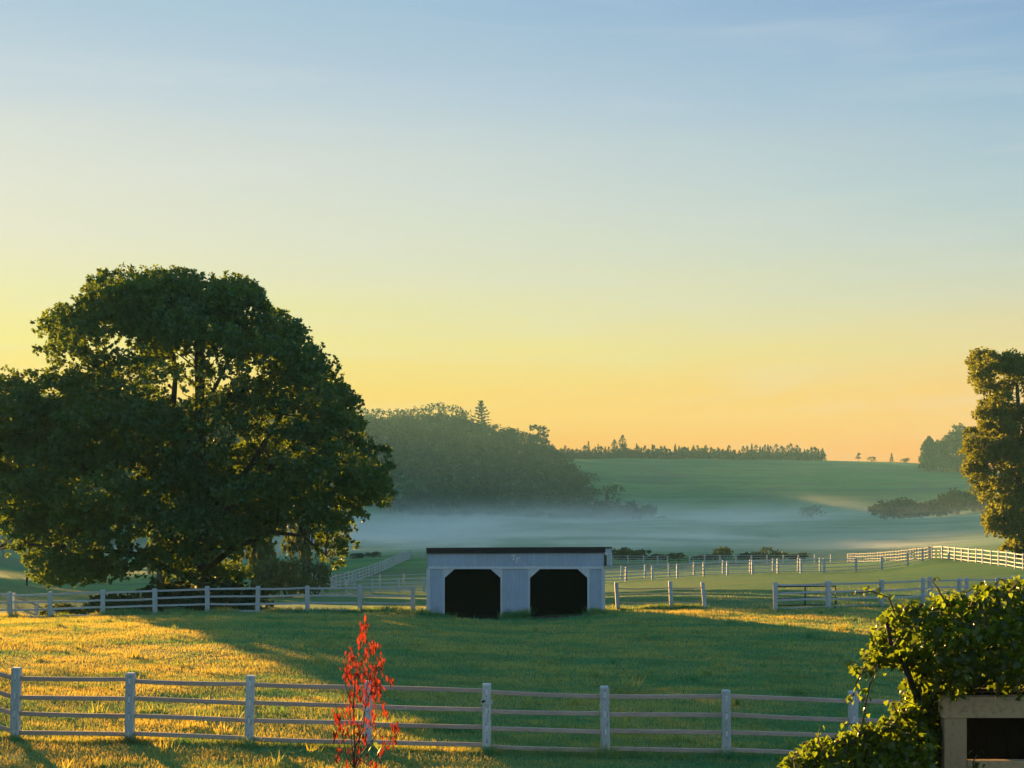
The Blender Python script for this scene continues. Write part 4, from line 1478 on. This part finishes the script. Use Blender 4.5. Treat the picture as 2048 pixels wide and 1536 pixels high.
# bulk leaves: heart outline from the same meshes, joined
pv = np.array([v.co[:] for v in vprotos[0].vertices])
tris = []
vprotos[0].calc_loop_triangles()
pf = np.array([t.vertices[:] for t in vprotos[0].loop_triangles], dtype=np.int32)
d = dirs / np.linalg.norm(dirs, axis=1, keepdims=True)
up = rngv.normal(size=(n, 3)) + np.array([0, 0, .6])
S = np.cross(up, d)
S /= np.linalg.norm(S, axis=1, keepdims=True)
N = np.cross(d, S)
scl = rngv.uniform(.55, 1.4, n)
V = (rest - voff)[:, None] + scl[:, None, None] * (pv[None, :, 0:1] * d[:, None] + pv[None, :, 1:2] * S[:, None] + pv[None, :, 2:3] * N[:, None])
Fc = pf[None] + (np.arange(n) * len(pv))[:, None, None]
fo = obj('foliage', npmesh('foliage', V.reshape(-1, 3), Fc.reshape(-1, 3), False, {'tint': np.repeat(np.clip(rngv.normal(.3, .25, n), 0, 1), len(pv))}), M['vine_shaded'], vine)
fo['kind'] = 'stuff'

# ------------------------------------------------------------------ grass blades
def vnoise(x, y, sc, seed):
    r_ = np.random.default_rng(seed)
    T = r_.random((64, 64))
    xs, ys = x * sc, y * sc
    xi, yi = np.floor(xs).astype(int), np.floor(ys).astype(int)
    fx, fy = xs - xi, ys - yi
    fx, fy = fx * fx * (3 - 2 * fx), fy * fy * (3 - 2 * fy)
    a, b = T[xi % 64, yi % 64], T[(xi + 1) % 64, yi % 64]
    c, d_ = T[xi % 64, (yi + 1) % 64], T[(xi + 1) % 64, (yi + 1) % 64]
    return (a * (1 - fx) + b * fx) * (1 - fy) + (c * (1 - fx) + d_ * fx) * fy


rngg = np.random.default_rng(41)


def grass(n, y0, y1, hscale, wscale, pw_=1.0):
    yy = y0 + (y1 - y0) * rngg.random(n) ** pw_
    xx = (rngg.random(n) - .5) * 2 * (yy * .37 + 1.5)
    return xx, yy


XS, YS, HS, WS_, TS = [], [], [], [], []
for n, y0, y1, hs, ws in ((270000, 24, 42, .072, .018), (250000, 42, 70, .078, .024), (16000, 70, 100, .055, .04)):
    x, y = grass(n, y0, y1, hs, ws, 1.0 if y0 < 70 else 1.9)
    pn = vnoise(x * .5, y, .55, 3) * .6 + vnoise(x, y, 1.9, 4) * .4
    h_ = hs * (.45 + 1.1 * pn) * rngg.uniform(.6, 1.35, n)
    XS.append(x)
    YS.append(y)
    HS.append(h_)
    WS_.append(ws * rngg.uniform(.6, 1.3, n))
    TS.append(np.clip(rngg.random(n) * .8 + (pn - .5) * .5, 0, 1))
# taller growth along the fences and the shed
def strip(pts, n, hs, spread, ws):
    pts = np.array(pts, float)
    i = rngg.integers(0, len(pts) - 1, n)
    t = rngg.random(n)
    q = pts[i] * (1 - t[:, None]) + pts[i + 1] * t[:, None]
    x = q[:, 0] + rngg.normal(0, spread, n)
    y = q[:, 1] + rngg.normal(0, spread * .8, n)
    pn = vnoise(x, y, .9, 6)
    XS.append(x)
    YS.append(y)
    HS.append(hs * (.3 + 1.1 * pn) * rngg.uniform(.5, 1.3, n))
    WS_.append(ws * rngg.uniform(.7, 1.3, n))
    TS.append(rngg.random(n) * .35)


strip([p[:2] for p in FENCE_LINES[0]], 9000, .17, .10, .02)
strip([p[:2] for p in FENCE_LINES[1]], 9000, .30, .22, .04)
strip([p[:2] for p in FENCE_LINES[3]], 2500, .26, .2, .04)
strip([p[:2] for p in FENCE_LINES[4]], 3500, .24, .2, .04)
shx = [(sxx - 4.2, 66.2), (sxx - 3.3, 66.25), (sxx - 3.2, 66.6)]
strip([(sxx - 4.3, 66.2), (sxx - 3.2, 66.2)], 900, .38, .14, .04)
strip([(sxx - .7, 66.2), (sxx + .6, 66.2)], 900, .42, .12, .04)
strip([(sxx + 3.2, 66.2), (sxx + 4.3, 66.3)], 900, .36, .14, .04)
for p in FENCE_LINES[0]:
    strip([(p[0] - .12, p[1] - .1), (p[0] + .12, p[1] - .1)], 160, .26, .07, .022)
for q in range(420):
    ty = 25 + 44 * rngg.random() ** 1.3
    tx = (rngg.random() - .5) * .72 * ty
    r_ = rngg.uniform(.05, .22)
    strip([(tx - r_, ty), (tx + r_, ty)], int(rngg.integers(12, 46)), rngg.uniform(.14, .30), r_ * .5, .022 + .0004 * ty)
wx, wy = gp(865, 33.2)
strip([(wx - 1.0, wy), (wx + 1.1, wy)], 1500, .26, .2, .03)
X = np.concatenate(XS)
Yg = np.concatenate(YS)
Hh = np.concatenate(HS)
Ww = np.concatenate(WS_)
Tt = np.concatenate(TS)
# keep the shed floor clear
inside = (np.abs(X - sxx) < 3.9) & (Yg > 66.45) & (Yg < 70.0)
X, Yg, Hh, Ww, Tt = X[~inside], Yg[~inside], Hh[~inside], Ww[~inside], Tt[~inside]
for bxc in (sxx - 1.93, sxx + 1.93):
    e_ = ((X - bxc) / 1.45) ** 2 + ((Yg - 65.9) / .95) ** 2
    kp = (e_ > 1) | (rngg.random(len(X)) < .08 + .5 * np.clip(e_, 0, 1) ** 2)
    X, Yg, Hh, Ww, Tt = X[kp], Yg[kp], Hh[kp], Ww[kp], Tt[kp]
    vs = [(0.0, 0.0)]
    for q in range(28):
        t_ = q / 28 * 2 * math.pi
        k_ = 1 + .10 * math.sin(3 * t_ + bxc) + .07 * math.sin(7 * t_)
        vs.append((1.4 * k_ * math.cos(t_), .9 * k_ * math.sin(t_)))
    pv_ = [(bxc + a_, 65.9 + b_, H(bxc + a_, 65.9 + b_) + .008) for a_, b_ in vs]
    em = bpy.data.meshes.new('trodden_earth')
    em.from_pydata(pv_, [], [(0, 1 + q, 1 + (q + 1) % 28) for q in range(28)])
    em.update()
    tag(obj('trodden_earth', em, M['earth']), kind='structure')
Zg = H(X, Yg)
n = len(X)
a = rngg.uniform(0, 6.28, n)
lean = rngg.uniform(.1, .9, n)
la = rngg.uniform(0, 6.28, n)
dx, dy = np.cos(a) * Ww * .5, np.sin(a) * Ww * .5
V = np.empty((n, 3, 3))
V[:, 0] = np.stack([X - dx, Yg - dy, Zg - .01], -1)
V[:, 1] = np.stack([X + dx, Yg + dy, Zg - .01], -1)
V[:, 2] = np.stack([X + np.cos(la) * lean * Hh, Yg + np.sin(la) * lean * Hh, Zg + Hh], -1)
gr = obj('grass', npmesh('grass', V.reshape(-1, 3), np.arange(n * 3, dtype=np.int32).reshape(n, 3), False, {'tint': np.repeat(Tt, 3)}), M['blades'])
tag(gr, 'uneven short pasture grass, green with straw-coloured patches', 'grass', kind='stuff')

# ------------------------------------------------------------------ mist banks and haze
def vol_mat(name, dens, col, anis=0.0):
    m, g = new_mat(name)
    v = g.n('ShaderNodeVolumePrincipled')
    v.inputs['Color'].default_value = (*col, 1)
    v.inputs['Density'].default_value = dens
    v.inputs['Anisotropy'].default_value = anis
    o = g.n('ShaderNodeOutputMaterial')
    g.l(v.outputs[0], o.inputs['Volume'])
    return m


def mist_mat():
    m, g = new_mat('ground_mist')
    ge = g.n('ShaderNodeNewGeometry')
    sp_ = g.n('ShaderNodeSeparateXYZ')
    g.l(ge.outputs['Position'], sp_.inputs[0])
    x_, y_, z_ = sp_.outputs
    mp_ = g.n('ShaderNodeMapping')
    mp_.inputs['Scale'].default_value = (.020, .032, .10)
    g.l(ge.outputs['Position'], mp_.inputs['Vector'])
    nz = g.noise(mp_.outputs[0], 1.0, 5, .62, .9)
    st = g.mapr(nz, .40, .66, 0.08, 1.25, True)
    hh = g.mapr(y_, 380, 800, .9, 7.0, True)
    zr = g.math('DIVIDE', g.math('MAXIMUM', g.math('SUBTRACT', z_, -7.2), 0.0), hh)
    fall = g.math('EXPONENT', g.math('MULTIPLY', g.math('MULTIPLY', zr, zr), -1.0))
    band = g.math('MULTIPLY', g.mapr(y_, 300, 350, 0, 1, True), g.mapr(y_, 400, 470, 1, 0, True))
    back = g.mapr(y_, 520, 740, 0, 1, True)
    amt = g.math('ADD', g.math('MULTIPLY', band, .050), g.math('ADD', .018, g.math('MULTIPLY', back, -.0105)))
    amt = g.math('MULTIPLY', amt, g.mapr(y_, 285, 330, 0, 1, True))
    amt = g.math('MULTIPLY', amt, g.mapr(g.math('SUBTRACT', x_, g.math('MULTIPLY', g.math('SUBTRACT', y_, 385.0), .32)), 25, 75, 1, .22, True))
    den = g.math('MULTIPLY', g.math('MULTIPLY', amt, st), fall)
    v = g.n('ShaderNodeVolumePrincipled')
    v.inputs['Color'].default_value = (.97, .98, .93, 1)
    v.inputs['Anisotropy'].default_value = 0.3
    g.l(den, v.inputs['Density'])
    o = g.n('ShaderNodeOutputMaterial')
    g.l(v.outputs[0], o.inputs['Volume'])
    m.cycles.volume_step_rate = 0.6
    return m


mb_ = MB().box(-190, 270, 280, 825, -12.0, 11.0)
mist = mb_.build('mist', mist_mat())
tag(mist, 'low streaky morning mist lying over the valley floor', 'mist', kind='stuff')

top = max(ZMAX + 22, 78)
hb = MB().box(-1180, 1180, -130, 1450, ZMIN - 1.0, top)
hz_ = hb.build('haze', vol_mat('haze_air', .00016, (.42, .84, .88), 0.0))
hz_['kind'] = 'stuff'
